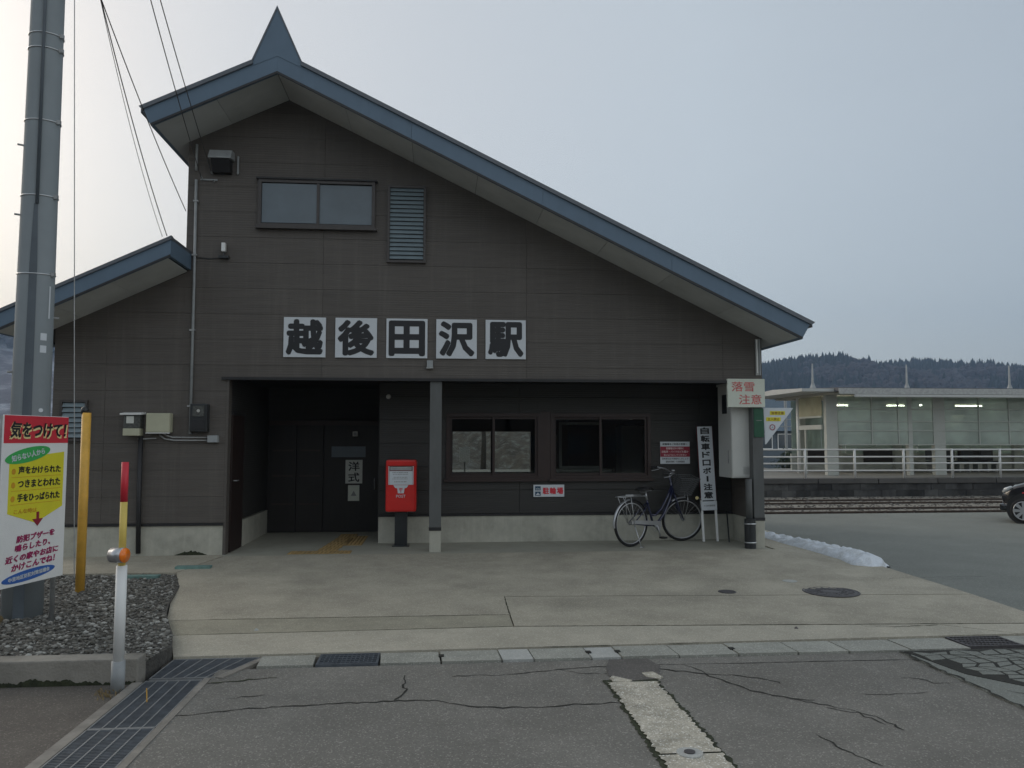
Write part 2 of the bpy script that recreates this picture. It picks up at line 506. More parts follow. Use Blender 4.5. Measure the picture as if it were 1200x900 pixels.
    def ring(s, c, axis, Rr, r, n=36, seg=8, a0=0.0, a1=2 * PI, flat=1.0, m=None):
        """torus or arc; axis 'x','y','z'; flat scales the section along the axis"""
        full = abs(a1 - a0 - 2 * PI) < 1e-6
        N = n if full else n + 1
        vs = []
        for i in range(N):
            a = a0 + (a1 - a0) * i / n
            for k in range(seg):
                b = 2 * PI * k / seg
                rr = Rr + r * math.cos(b)
                h = r * math.sin(b) * flat
                if axis == 'y':
                    p = Vector((rr * math.cos(a), h, rr * math.sin(a)))
                elif axis == 'z':
                    p = Vector((rr * math.cos(a), rr * math.sin(a), h))
                else:
                    p = Vector((h, rr * math.cos(a), rr * math.sin(a)))
                p += Vector(c)
                vs.append(m @ p if m is not None else p)
        fs = []
        for i in range(n):
            j = (i + 1) % N
            for k in range(seg):
                k2 = (k + 1) % seg
                fs.append((i * seg + k, i * seg + k2, j * seg + k2, j * seg + k))
        return s.add(vs, fs)

    def disc(s, c, axis, rad, th, n=24, m=None):
        c = Vector(c)
        d = {'x': Vector((1, 0, 0)), 'y': Vector((0, 1, 0)), 'z': Vector((0, 0, 1))}[axis]
        p0, p1 = c - d * th / 2, c + d * th / 2
        if m is not None:
            p0, p1 = m @ p0, m @ p1
        return s.tube([p0, p1], rad, n)

    def xf(s, m):
        s.v = [tuple(m @ Vector(p)) for p in s.v]
        return s


def link(o, parent=None):
    COL.objects.link(o)
    if parent is not None:
        o.parent = parent
    return o


def part(name, b, mat, parent=None, smooth=False, origin=None):
    me = bpy.data.meshes.new(name)
    vs = b.v
    if origin is not None:
        vs = [(p[0] - origin[0], p[1] - origin[1], p[2] - origin[2]) for p in vs]
    me.from_pydata(vs, [], b.f)
    me.materials.append(mat)
    me.update()
    if smooth:
        me.polygons.foreach_set('use_smooth', [True] * len(me.polygons))
    o = bpy.data.objects.new(name, me)
    if origin is not None:
        o.location = origin
    return link(o, parent)


def tag(o, label=None, cat=None, group=None, kind=None):
    if label:
        o['label'] = label
    if cat:
        o['category'] = cat
    if group:
        o['group'] = group
    if kind:
        o['kind'] = kind
    return o


def thing(name, loc, rz, label, cat, group=None):
    o = bpy.data.objects.new(name, None)
    o.empty_display_size = .1
    o.location = loc
    o.rotation_euler = (0, 0, rz)
    link(o)
    return tag(o, label, cat, group)


def struct(name, b, mat, parent=None, smooth=False):
    o = part(name, b, mat, parent, smooth)
    if parent is None:
        o['kind'] = 'structure'
    return o


def copy_tree(o, parent=None):
    c = o.copy()
    COL.objects.link(c)
    c.parent = parent
    for ch in list(o.children):
        copy_tree(ch, c)
    return c


def glyphs(s, w, h, cx=0, cz=0, y=0, bold=.02, depth=.002, rot=0.0, shear=0.0, n_=None):
    """text as a B in the xz plane facing -y, fitted into w x h about (cx, cz)"""
    c = bpy.data.curves.new('lettering', 'FONT')
    c.body = s
    c.size = 1
    c.resolution_u = 2
    c.extrude = .5
    o = bpy.data.objects.new('lettering', c)
    COL.objects.link(o)
    bpy.context.view_layer.update()
    me = bpy.data.meshes.new_from_object(o.evaluated_get(bpy.context.evaluated_depsgraph_get()))
    bpy.data.objects.remove(o)
    n = len(me.vertices)
    a = np.zeros(n * 3)
    me.vertices.foreach_get('co', a)
    a = a.reshape(-1, 3)
    mn, mx = a.min(0), a.max(0)
    ax = (a[:, 0] - (mn[0] + mx[0]) / 2) * w / (mx[0] - mn[0])
    az = (a[:, 1] - (mn[1] + mx[1]) / 2) * h / (mx[1] - mn[1])
    ca, sa = math.cos(rot), math.sin(rot)
    b = B()
    polys = [tuple(p.vertices) for p in me.polygons]
    # heavier strokes: shifted copies, each a hair deeper than the one before
    em = h
    big = em > .25
    shifts = [(0, 0)] + [(math.cos(q) * bold * em, math.sin(q) * bold * em) for q in (np.arange(8) * PI / 4 if big else (PI / 4, 3 * PI / 4, 5 * PI / 4, 7 * PI / 4))]
    if em < .035:
        shifts = shifts[:2]
    sc = 1 - 2 * bold * (1 if len(shifts) > 2 else 0)
    for i_, (dx, dz) in enumerate(shifts):
        bx = ax * (1 - 2 * bold * em / w) + dx
        bz = az * sc + dz
        bx = bx + bz * shear
        X_ = cx + bx * ca - bz * sa
        Z_ = cz + bx * sa + bz * ca
        Y_ = y - depth / 2 - a[:, 2] * depth + i_ * .00006
        b.add(list(zip(X_, Y_, Z_)), polys)
    bpy.data.meshes.remove(me)
    return b


def ellipse(cx, cz, rx, rz, y0, y1, rot=0, n=32):
    b = B()
    pts = []
    for i in range(n):
        a = 2 * PI * i / n
        x, z = rx * math.cos(a), rz * math.sin(a)
        pts.append((cx + x * math.cos(rot) - z * math.sin(rot), cz + x * math.sin(rot) + z * math.cos(rot)))
    b.prism_y(pts, y0, y1)
    return b


def clip(poly, a, b_, c):
    """keep a*x + b*z <= c"""
    out = []
    n = len(poly)
    for i in range(n):
        p, q = poly[i], poly[(i + 1) % n]
        dp, dq = a * p[0] + b_ * p[1] - c, a * q[0] + b_ * q[1] - c
        if dp <= 0:
            out.append(p)
        if (dp < 0 < dq) or (dq < 0 < dp):
            t = dp / (dp - dq)
            out.append((p[0] + (q[0] - p[0]) * t, p[1] + (q[1] - p[1]) * t))
    return out


def frame_rect(b, x0, x1, z0, z1, w, y0, y1):
    b.box(x0, x1, y0, y1, z1 - w, z1)
    b.box(x0, x1, y0, y1, z0, z0 + w)
    b.box(x0, x0 + w, y0, y1, z0 + w, z1 - w)
    b.box(x1 - w, x1, y0, y1, z0 + w, z1 - w)
    return b


# ------------------------------------------------------------------ ground
ZR = -0.16


def za(x, y):
    """apron surface height: porch level, easing down to the gutter"""
    t = min(1, max(0, (-y - .15) / 4.8))
    return -0.14 * t


struct("terrain", B().box(-2500, 2500, -1200, 2500, -1.6, -0.62), m_field)
road_pts = [(-60, -60), (60, -60), (60, -5.0), (6.5, -5.0), (4.3, -5.29), (-1.70, -5.29), (-1.70, -60.0)]
road = struct("road", B().prism_z([(-1.70, -60), (3.90, -60), (3.90, -5.27), (-1.70, -5.27)], -.6, ZR), m_road)
struct("side_road", B().prism_z([(-60, -60), (-2.24, -60), (-2.24, -5.52), (-60, -5.52)], -.6, ZR - .02), m_road_l)
struct("station_yard", B().prism_z([(6.04, -5.27), (3.901, -5.27), (3.901, -60), (60, -60), (60, 6.35), (5.2, 6.45), (5.2, 5.9), (6.04, 3.0)], -.6, lambda x, y: -.15 + .04 * min(1, max(0, (y + 5) / 4))), m_yard)

apron = struct("station_apron", B().prism_z([(-3.3, -1.33), (-2.14, -5.26), (5.98, -5.26), (5.98, 2.9), (5.0, 2.9), (5.0, -.1), (-3.0, -.1)], -.6, -.175), m_soil)


def slab(poly, mat, name="concrete_slab", th=.14, g=.004):
    # shrink about centroid for joints
    cx = sum(p[0] for p in poly) / len(poly)
    cy = sum(p[1] for p in poly) / len(poly)
    q = [(p[0] + math.copysign(g, cx - p[0]), p[1] + math.copysign(g, cy - p[1])) for p in poly]
    bb = B()
    n = len(q)
    a = sum(q[i][0] * q[(i + 1) % n][1] - q[(i + 1) % n][0] * q[i][1] for i in range(n))
    if a < 0:
        q = q[::-1]
    bb.prism_z(q, lambda x, y: za(x, y) - th, za)
    return part(name, bb, mat, apron)


def lx(y):
    """left edge of the apron"""
    t = (-y - 1.3) / 3.65
    return -3.27 + t * 1.07 + .05 * math.sin(y * 2.3)


slab([(-3.0, -.15), (lx(-1.31), -1.31), (lx(-2.2), -2.2), (lx(-3.0), -3.0), (lx(-3.72), -3.72), (.722, -3.76), (.735, -2.96), (5.0, -3.2), (5.98, -3.26), (5.98, 2.9), (5.06, 2.9), (5.06, -.15)], m_conc, g=.0025)
slab([(lx(-3.73), -3.73), (lx(-4.26), -4.26), (.72, -4.21), (.72, -3.77)], m_conc_mid)
slab([(.73, -2.97), (.725, -4.21), (5.98, -4.52), (5.98, -3.27)], m_conc)
slab([(lx(-4.27), -4.27), (lx(-4.95), -4.93), (5.30, -4.84), (4.75, -4.46), (.72, -4.22)], m_conc2)
slab([(5.31, -4.84), (4.77, -4.46), (5.98, -4.53), (5.98, -4.82)], m_conc2)
slab([(-8, -1.29), (-3.28, -1.29), (-3.02, -.15), (-3.02, .02), (-8, .02)], m_conc)

# gutter lids
lidx = [-1.42, -.97, -.457, .037, .53, .789, 1.265, 1.514, 2.0, 2.504, 3.023, 3.469, 4.02, 4.564, 5.091, 5.6, 5.98]
for i in range(len(lidx) - 1):
    x0, x1 = lidx[i], lidx[i + 1]
    sk = .018
    if i in (1, 13):
        fr = B()
        frame_pts = (x0 + .006, x1 - .006)
        yy0, yy1 = (-5.25, -4.945) if i == 1 else (-5.2, -4.87)
        fr.box(frame_pts[0], frame_pts[1], yy0, yy1, -.3, -.20)
        part("gutter_pit", fr, m_pit, apron)
        g = B()
        g.box(x0 + .012, x1 - .012, yy0, yy0 + .02, -.2, -.142)
        g.box(x0 + .012, x1 - .012, yy1 - .02, yy1, -.2, -.142)
        g.box(x0 + .012, x0 + .03, yy0 + .02, yy1 - .02, -.2, -.142)
        g.box(x1 - .03, x1 - .012, yy0 + .02, yy1 - .02, -.2, -.142)
        nb = 5
        for k in range(1, nb):
            yk = yy0 + (yy1 - yy0) * k / nb
            g.box(x0 + .03, x1 - .03, yk - .008, yk + .008, -.19, -.143)
        for k in range(1, 13):
            xk = x0 + .03 + (x1 - x0 - .06) * k / 13
            g.box(xk - .004, xk + .004, yy0 + .02, yy1 - .02, -.18, -.147)
        part("gutter_grating", g, m_grate if i == 1 else m_manhole, apron)
        continue
    gb = B()
    e0 = random.uniform(.005, .011)
    d = random.uniform(-.006, .004)
    pts = [(x0 + e0, -5.25), (x1 - e0, -5.25), (x1 - e0 - sk, -4.945 + .0028 * x0 * 4), (x0 + e0 - sk, -4.945 + .0028 * x0 * 4)]
    gb.prism_z(pts, -.3, -.142 + d * .6)
    # hand-hold notch blocks
    part("gutter_lid", gb, m_lid_light if i in (4, 6) else m_lid, apron)
for x in (.037, 1.265, 1.514, 2.504):
    part("lid_notch", B().box(x - .022, x + .022, -5.12, -5.06, -.2, -.1365), m_crack, apron)

# porch floor
porch = struct("porch_floor", B().box(-3.06, 5.0, -.148, 5.9, -.5, .0), m_floor)

# cracks: jagged dark ribbons let into the road
def crack(pts, w, zf, parent, mat=m_crack, jag=.017, name="crack", lift=.003):
    out = []
    P_ = []
    for i in range(len(pts) - 1):
        a, b_ = Vector(pts[i]), Vector(pts[i + 1])
        n = max(2, int((b_ - a).length / .05))
        for k in range(n):
            p = a.lerp(b_, k / n)
            P_.append(Vector((p.x + random.uniform(-jag, jag), p.y + random.uniform(-jag, jag))))
    P_.append(Vector(pts[-1]))
    vs = []
    n = len(P_)
    for i, p in enumerate(P_):
        d = (P_[min(i + 1, n - 1)] - P_[max(i - 1, 0)]).normalized()
        s_ = Vector((-d.y, d.x))
        ww = w * random.uniform(.35, 1.25) * (.35 if i in (0, n - 1) else 1)
        for q in (p + s_ * ww / 2, p - s_ * ww / 2):
            vs.append((q.x, q.y, zf(q.x, q.y) + lift))
    fs = [(2 * i, 2 * i + 1, 2 * i + 3, 2 * i + 2) for i in range(n - 1)]
    return part(name, B().add(vs, fs), mat, parent)


zr = lambda x, y: ZR
crack([(-1.7, -6.32), (-1.2, -6.21), (-.3, -6.15), (.0, -6.17), (.28, -6.33), (.6, -6.37), (1.0, -6.33), (1.24, -6.33)], .017, zr, road)
crack([(-.3, -6.15), (-.22, -5.95), (-.25, -5.65), (-.24, -5.55)], .016, zr, road)
crack([(.12, -5.62), (.6, -5.60), (1.0, -5.50), (1.38, -5.46)], .012, zr, road)
crack([(.95, -5.50), (1.1, -5.62), (1.38, -5.66)], .011, zr, road)
crack([(1.72, -5.45), (2.5, -5.47), (3.2, -5.48), (3.93, -5.50)], .011, zr, road, jag=.004)
crack([(1.70, -5.55), (2.05, -5.72), (2.12, -5.90), (2.25, -6.15), (2.45, -6.35), (2.6, -6.40)], .02, zr, road)
crack([(2.05, -5.72), (2.3, -5.80), (2.5, -5.95), (2.52, -6.02)], .016, zr, road)
crack([(1.95, -5.47), (2.02, -5.60), (2.06, -5.72)], .012, zr, road)
crack([(2.6, -6.55), (2.85, -6.75), (2.88, -7.0)], .016, zr, road)
crack([(2.45, -6.35), (2.75, -6.62), (2.82, -6.9)], .011, zr, road)
crack([(2.3, -7.0), (2.35, -7.25), (2.45, -7.5)], .013, zr, road)
crack([(3.5, -5.95), (3.62, -6.0), (3.66, -6.1), (3.8, -6.12)], .012, zr, road)
crack([(3.0, -6.3), (3.15, -6.33), (3.5, -6.3)], .007, zr, road)
crack([(-1.7, -5.62), (-1.35, -5.55), (-1.2, -5.53)], .028, zr, road, m_moss)
crack([(-1.45, -6.0), (-1.2, -5.93)], .010, zr, road)
# joint between the road and the yard, with patched crazing near the right edge
yz = lambda x, y: -.15
crack([(3.91, -5.27), (3.90, -5.7), (3.91, -6.2), (3.90, -7.2)], .028, zr, road, m_crack, name="seam", lift=.014)
crack([(3.90, -7.2), (3.91, -9), (3.90, -11)], .012, zr, road, m_crack, name="seam", lift=.014)
crack([(6.02, 2.5), (6.02, .5), (6.03, -1.5), (6.02, -3.5), (6.03, -4.9), (5.9, -5.25)], .05, lambda x, y: -.15 + .04 * min(1, max(0, (y + 5) / 4)), road, m_crack, name="seam")
pp = bpy.data.objects.get("station_yard")
yt = lambda x, y: -.15 + .04 * min(1, max(0, (y + 5) / 4))
crz = [(3.93, -5.29), (6.9, -5.29), (6.9, -6.15), (5.2, -6.42), (4.35, -6.42), (4.02, -5.95)]
part("crazed_patch", B().prism_z(crz, -.155, -.1455), m_crack, pp)
cb_ = B()
gsx, gsy = .155, .115
grid = {}
for i in range(24):
    for j in range(13):
        grid[(i, j)] = (3.8 + i * gsx + random.uniform(-.06, .06), -6.6 + j * gsy + random.uniform(-.042, .042))
def inpoly(x, y, P):
    c = False
    for a in range(len(P)):
        (x0, y0), (x1, y1) = P[a], P[a - 1]
        if (y0 > y) != (y1 > y) and x < (x1 - x0) * (y - y0) / (y1 - y0) + x0:
            c = not c
    return c
for i in range(23):
    for j in range(12):
        q = [grid[(i, j)], grid[(i + 1, j)], grid[(i + 1, j + 1)], grid[(i, j + 1)]]
        cx, cy = sum(p[0] for p in q) / 4, sum(p[1] for p in q) / 4
        if not inpoly(cx, cy, crz) or random.random() < (.08 + .8 * max(0, (-cy - 5.8) / .6) * (1 if cx > 4.5 else .3)):
            continue
        f = random.uniform(.74, .92)
        q = [(cx + (p[0] - cx) * f, cy + (p[1] - cy) * f) for p in q]
        if all(inpoly(p[0], p[1], crz) for p in q):
            part("asphalt_piece", B().prism_z(q, -.15, -.1425), m_yard, pp)
crack([(4.05, -6.35), (4.2, -6.5), (4.15, -6.65)], .012, yt, pp)
crack([(4.3, -6.42), (4.6, -6.75), (4.9, -6.9)], .01, yt, pp)
crack([(6.1, -2.1), (6.6, -2.05), (7.0, -2.1)], .012, lambda x, y: -.11, pp)

# apron cracks / stains
zs = lambda x, y: za(x, y)
crack([(5.2, -2.3), (5.5, -2.4), (5.9, -2.3)], .006, zs, apron)
crack([(4.0, -4.47), (4.3, -4.52), (4.75, -4.5)], .014, zs, apron, m_moss)
crack([(-2.1, -4.265), (-.2, -4.235), (.72, -4.215)], .008, zs, apron, m_moss, .004)
crack([(.72, -4.215), (1.5, -4.265), (3.2, -4.36), (4.75, -4.455), (5.9, -4.525)], .013, zs, apron, m_moss, .005)
crack([(-2.2, -3.725), (-.8, -3.74), (.72, -3.765)], .008, zs, apron, m_moss, .003)
crack([(.73, -2.965), (3.0, -3.10), (5.9, -3.265)], .005, zs, apron, m_moss, .003)
crack([(.722, -3.76), (.728, -3.4), (.735, -2.96)], .012, zs, apron, m_moss, .003)
crack([(.9, -4.92), (1.2, -4.925), (1.5, -4.92)], .02, zs, apron, m_moss, .004, lift=.005)
crack([(2.0, -4.90), (2.3, -4.905)], .018, zs, apron, m_moss, .004, lift=.005)

# pale concrete strip running towards the camera
strip = B()
def zig(x0, x1, y0, y1, n=22, j=.012):
    l = [(x0 + random.uniform(-j, j), y0 + (y1 - y0) * k / n) for k in range(n + 1)]
    r = [(x1 + random.uniform(-j, j), y0 + (y1 - y0) * k / n) for k in range(n, -1, -1)]
    return l + r
def ribbon_sheet(x0, x1, y0, y1, z, n=30, j=.012):
    vs, fs = [], []
    for k in range(n + 1):
        y = y0 + (y1 - y0) * k / n
        vs += [(x0 + random.uniform(-j, j), y, z), (x1 + random.uniform(-j, j), y, z)]
    fs = [(2 * k, 2 * k + 1, 2 * k + 3, 2 * k + 2) for k in range(n)]
    return B().add(vs, fs)
part("moss_seam", ribbon_sheet(1.238, 1.650, -11, -5.82, ZR + .004, 220, .016), m_moss, road)
part("patch", B().prism_z([(1.40, -5.28), (1.72, -5.28), (1.76, -5.5), (1.66, -5.82), (1.45, -5.86), (1.30, -5.72), (1.33, -5.5)], ZR, ZR + .006), m_patch, road)
part("strip_slab", ribbon_sheet(1.262, 1.622, -7.24, -5.90, ZR + .010, 60, .014), m_strip, road)
part("strip_slab", ribbon_sheet(1.262, 1.622, -9.2, -7.26, ZR + .010, 80, .014), m_strip, road)
part("strip_fragment", B().prism_z([(1.30, -5.78), (1.33, -5.74), (1.45, -5.86), (1.42, -5.9), (1.30, -5.88)], ZR, ZR + .011), m_strip, road)
part("strip_fragment", B().prism_z([(1.57, -5.68), (1.66, -5.66), (1.70, -5.8), (1.66, -5.84), (1.58, -5.78)], ZR, ZR + .011), m_strip, road)
st = thing("survey_marker", (1.44, -7.25, ZR), 0, "small round metal marker set in the pale concrete strip in the road", "survey marker")
part("collar", B().disc((0, 0, .009), 'z', .075, .014, 28), m_lid_light, st)
part("cap", B().disc((0, 0, .017), 'z', .032, .010, 20), m_manhole, st)

# manholes
def manhole(x, y, rx, label, fancy=True):
    t = thing("manhole_cover", (x, y, za(x, y)), 0, label, "manhole cover")
    part("rim", B().ring((0, 0, .0), 'z', rx, .012, 40, 6, flat=.6), m_manhole, t)
    b = B().disc((0, 0, -.002), 'z', rx - .014, .014, 36)
    part("lid", b, m_manhole, t)
    if fancy:
        b = B()
        for rr in (.35, .6, .85):
            b.ring((0, 0, .005), 'z', rx * rr, .008, 30, 5, flat=.5)
        for k in range(16):
            a = 2 * PI * k / 16
            m_ = Matrix.Rotation(a, 4, 'Z')
            b.box(rx * .38, rx * .84, -.006, .006, .004, .009, m_)
        part("relief", b, m_manhole, t)
manhole(4.45, -3.02, .30, "large round patterned manhole cover on the concrete apron")
manhole(3.27, -2.93, .09, "small round valve cover on the apron left of the large manhole", False)
b = B().disc((4.24, -2.42, za(4.24, -2.42)), 'z', .085, .008, 20)
tag(part("round_cover", b, m_lid_light), "pale round cap in the apron just above the large manhole", "cap")
for (x, y, r_, lab) in ((-1.66, -4.15, .03, "small pale stone on the lower apron near the left"), (3.35, -4.5, .025, "dark pebble on the apron strip at the right")):
    b = B()
    b.add([(x + r_ * math.cos(a) * random.uniform(.7, 1.1), y + r_ * math.sin(a) * .8, za(x, y) + .0) for a in np.linspace(0, 2 * PI, 7)[:-1]] + [(x, y, za(x, y) + r_ * .7)], [(i, (i + 1) % 6, 6) for i in range(6)])
    tag(part("stone", b, m_lid_light if x < 0 else m_manhole), lab, "stone")

# left drain
drain = struct("drain_channel", B().box(-2.18, -1.72, -12, -5.27, -.7, -.30), m_pit)
part("drain_rim", B().box(-2.24, -2.165, -12, -5.56, -.6, ZR + .004), m_rim, drain)
part("drain_rim", B().box(-1.74, -1.69, -12, -5.50, -.6, ZR + .006), m_rim, drain)
part("drain_rim", B().prism_z([(-1.42, -4.95), (-1.36, -4.95), (-1.60, -5.52), (-1.66, -5.50)], -.5, ZR + .012), m_rim, drain)
part("drain_bed", B().prism_z([(-2.2, -4.92), (-1.42, -4.92), (-1.66, -5.5), (-2.2, -5.5)], -.5, ZR - .03), m_pit, drain)


def grating(poly_fn, y0, y1, nlong, parent):
    """poly_fn(y)->(xl,xr); close crossbars, long pale bearing bars"""
    b = B()
    n = int((y1 - y0) / .022)
    for k in range(n):
        y = y0 + (y1 - y0) * (k + .5) / n
        xl, xr = poly_fn(y)
        b.box(xl, xr, y - .005, y + .005, ZR - .028, ZR - .002)
    g = part("drain_grating", b, m_grate, parent)
    b = B()
    for j in range(nlong + 1):
        t = j / nlong
        xa0, xa1 = poly_fn(y0)
        xb0, xb1 = poly_fn(y1)
        xa, xb = xa0 + (xa1 - xa0) * t, xb0 + (xb1 - xb0) * t
        b.prism_z([(xa - .004, y0), (xa + .004, y0), (xb + .004, y1), (xb - .004, y1)], ZR - .03, ZR + .002)
    for yy in (y0, y1):
        xl, xr = poly_fn(yy)
        b.box(xl, xr, yy - .006, yy + .006, ZR - .03, ZR + .003)
    part("bearing_bar", b, m_grate_bar, g)


grating(lambda y: (-2.15 + (y + 5.5) * .02, -1.68 + (y + 5.5) * .40), -5.47, -4.94, 6, drain)
for k in range(6):
    ya = -5.53 - k * 1.0
    grating(lambda y: (-2.155, -1.75), ya - .985, ya, 5, drain)

# kerb block left, gravel bed
kb = B().box(-7.5, -2.22, -5.52, -5.34, -.6, .005, bev=.012)
kblk = tag(part("kerb_block", kb, m_block), "long low weathered concrete kerb block edging the gravel bed", "kerb")
vs, fs = [], []
hgt_ = .03
for k in range(520):
    x = -6.5 + k * 4.27 / 519
    hgt_ = min(.07, max(.004, hgt_ + random.uniform(-.008, .008)))
    vs += [(x, -5.524, ZR - .02), (x, -5.5235, ZR - .02 + hgt_ + random.uniform(0, .006))]
fs = [(2 * k, 2 * k + 2, 2 * k + 3, 2 * k + 1) for k in range(519)]
part("moss", B().add(vs, fs), m_moss, kblk)
for xj in (-3.9, -5.6):
    part("joint", B().box(xj - .004, xj + .004, -5.523, -5.33, -.3, .0065), m_crack, kblk)
gp = [(-9, -5.34), (-2.25, -5.34)] + [(lx(y) - .0, y) for y in np.linspace(-4.9, -1.31, 9)] + [(-9, -1.31)]
struct("gravel_bed", B().prism_z(gp, -.6, -.06), m_gravbase)


def scatter_stones(n, fn, mat, name, label, smin, smax, seed):
    rg = np.random.default_rng(seed)
    base = bmesh.new()
    bmesh.ops.create_icosphere(base, subdivisions=1, radius=1)
    bv = np.array([v.co[:] for v in base.verts])
    bf = np.array([[v.index for v in f.verts] for f in base.faces])
    base.free()
    V, F_ = [], []
    for k in range(n):
        x, y, z = fn(rg)
        s = smin + (smax - smin) * rg.random() ** 2.5
        sc = s * np.array([rg.uniform(.7, 1.3), rg.uniform(.7, 1.3), rg.uniform(.4, .8)])
        a = rg.uniform(0, 6.28)
        v = bv * sc * rg.uniform(.8, 1.2, (len(bv), 1))
        ca, sa = math.cos(a), math.sin(a)
        vv = np.stack([v[:, 0] * ca - v[:, 1] * sa + x, v[:, 0] * sa + v[:, 1] * ca + y, v[:, 2] + z], 1)
        F_.append(bf + len(V) * len(bv))
        V.append(vv)
    V = np.concatenate(V)
    F_ = np.concatenate(F_)
    me = bpy.data.meshes.new(name)
    me.from_pydata(V.tolist(), [], F_.tolist())
    me.materials.append(mat)
    o = bpy.data.objects.new(name, me)
    link(o)
    tag(o, label, "gravel", kind='stuff')
    return o


def gfn(rg):
    while True:
        x, y = rg.uniform(-6.8, -2.2), rg.uniform(-5.36, -1.33)
        if x < lx(y) - .02:
            return x, y, -.055 + rg.uniform(-.006, .012)


# stone material with per-stone variation
def stone_mat(name, lo, hi):
    m = bpy.data.materials.new(name)
    m.use_nodes = True
    nt = m.node_tree
    g = nt.nodes.new("ShaderNodeNewGeometry")
    r = nt.nodes.new("ShaderNodeValToRGB")
    r.color_ramp.elements[0].color = lo
    r.color_ramp.elements[1].color = hi
    r.color_ramp.elements[0].position = 0
    e_ = r.color_ramp.elements.new(.75)
    e_.color = [(a * .7 + b_ * .3) for a, b_ in zip(lo, hi)]
    nt.links.new(g.outputs['Random Per Island'], r.inputs[0])
    bs = nt.nodes["Principled BSDF"]
    nt.links.new(r.outputs[0], bs.inputs['Base Color'])
    bs.inputs['Roughness'].default_value = .9
    return m


m_gravel = stone_mat("gravel_stones", (.085, .080, .068, 1), (.40, .40, .375, 1))
scatter_stones(21000, gfn, m_gravel, "gravel", "loose grey gravel filling the bed left of the apron", .007, .027, 3)
# two faded green lids near the plinth
for (x, y, lab) in ((-3.15, -1.02, "faded green valve lid on concrete beside the left plinth, the farther one"), (-3.62, -1.55, "faded green valve lid at the gravel edge, the nearer one")):
    b = B().box(x - .22, x + .22, y - .06, y + .06, -.06, .006 if y > -1.3 else -.02, bev=.004)
    tag(part("valve_lid", b, M("valve_green_%d" % int(-x * 100), (.14, .24, .22), .8, .3, 8)), lab, "valve lid")
# dry grass tufts
def tuft(x, y, z, n, h, rg, b):
    for k in range(n):
        a = rg.uniform(0, 6.28)
        l = h * rg.uniform(.5, 1)
        dx, dy = math.cos(a) * l * .6, math.sin(a) * l * .6
        ox, oy = x + rg.uniform(-.05, .05), y + rg.uniform(-.05, .05)
        w = .003
        b.add([(ox - w, oy, z), (ox + w, oy, z), (ox + dx * .5 + w, oy + dy * .5, z + l * .7), (ox + dx, oy + dy, z + l * .8)], [(0, 1, 2), (0, 2, 3)])
gb = B()
for k in range(26):
    tuft(random.uniform(-4.6, -3.75), random.uniform(-4.9, -3.9), -.05, 22, .10, rng, gb)
for k in range(6):
    tuft(-2.3 + random.uniform(-.1, .05), -5.75 + random.uniform(-.1, .1), -.18, 8, .05, rng, gb)
tag(part("dry_grass", gb, M("dry_grass_blades", (.24, .18, .09), .9, .3, 5)), "dry straw coloured grass at the foot of the utility pole", "grass", kind='stuff')

# ------------------------------------------------------------------ station building
bld = thing("station_building", (0, 0, 0), 0, "dark timber-look station building with long sloping roof and pointed gable finial", "station")
PITCH = .485
AX, AZ = -2.24, 6.70          # soffit apex at the wall
ZB, ZO = .45, 2.545           # wall base above plinth, porch opening head
XL, XR = -3.68, 4.97
JX = [-7.77, -4.74, -1.71, 1.316, 4.35, 7.4]
ROW = .378
wing_top = lambda x: 4.06 + .47 * (x - XL)
regions = [
    ("gable", [(XL, ZO), (XR, ZO), (XR, AZ - PITCH * (XR - AX)), (AX, AZ), (XL, AZ - PITCH * (AX - XL) * .97)]),
    ("wing", [(-5.45, ZB), (XL, ZB), (XL, wing_top(XL)), (-5.45, wing_top(-5.45))]),
    ("leg", [(XL, ZB), (-3.06, ZB), (-3.06, ZO), (XL, ZO)]),
]
for rn, poly in regions:
    part("wall_core", B().prism_y(poly, .022, .14), m_core, bld)
    for j in range(len(JX) - 1):
        for r_ in range(18):
            z0, z1 = ZB + r_ * ROW, ZB + (r_ + 1) * ROW
            q = [(JX[j] + .001, z0 + .001), (JX[j + 1] - .001, z0 + .001), (JX[j + 1] - .001, z1 - .001), (JX[j] + .001, z1 - .001)]
            # clip by region edges (counter-clockwise polygon)
            n = len(poly)
            for i in range(n):
                (x0, y0), (x1, y1) = poly[i], poly[(i + 1) % n]
                # inside is left of the edge
                a, b_ = (y1 - y0), -(x1 - x0)
                c_ = a * x0 + b_ * y0
                if len(q) > 2:
                    q = clip(q, a, b_, c_)
            if len(q) > 2:
                area = abs(sum(q[i][0] * q[(i + 1) % len(q)][1] - q[(i + 1) % len(q)][0] * q[i][1] for i in range(len(q)))) / 2
                if area > .0008:
                    part("siding_panel", B().prism_y(q, .0, .021, .0018), m_siding, bld)

# black sill strips and plinths
part("base_flashing", B().box(-5.46, -3.055, -.018, .02, .415, .449), m_trim, bld)
part("plinth", B().box(-5.45, -3.05, .003, .14, -.1, .415), m_plinth, bld)
part("plinth", B().box(-.94, 4.87, 1.085, 1.2, -.1, .415), m_plinth, bld)
part("base_flashing", B().box(-.95, 4.87, 1.07, 1.099, .416, .449), m_trim, bld)
mo = [(-3.72, .001)] + [(-3.72 + .45 * k / 40, .004 + .06 * math.sin(PI * k / 40) * random.uniform(.7, 1.1)) for k in range(41)] + [(-3.27, .001)]
part("moss_patch", B().prism_y(mo, -.001, .002), m_moss, bld)
# porch head trim
part("porch_head_trim", B().box(-3.12, 4.56, -.045, .05, 2.505, 2.544), m_trim, bld)
# left jamb of the porch
part("corner_jamb", B().box(-3.059, -3.02, -.002, .16, .0, 2.504), m_siding, bld)
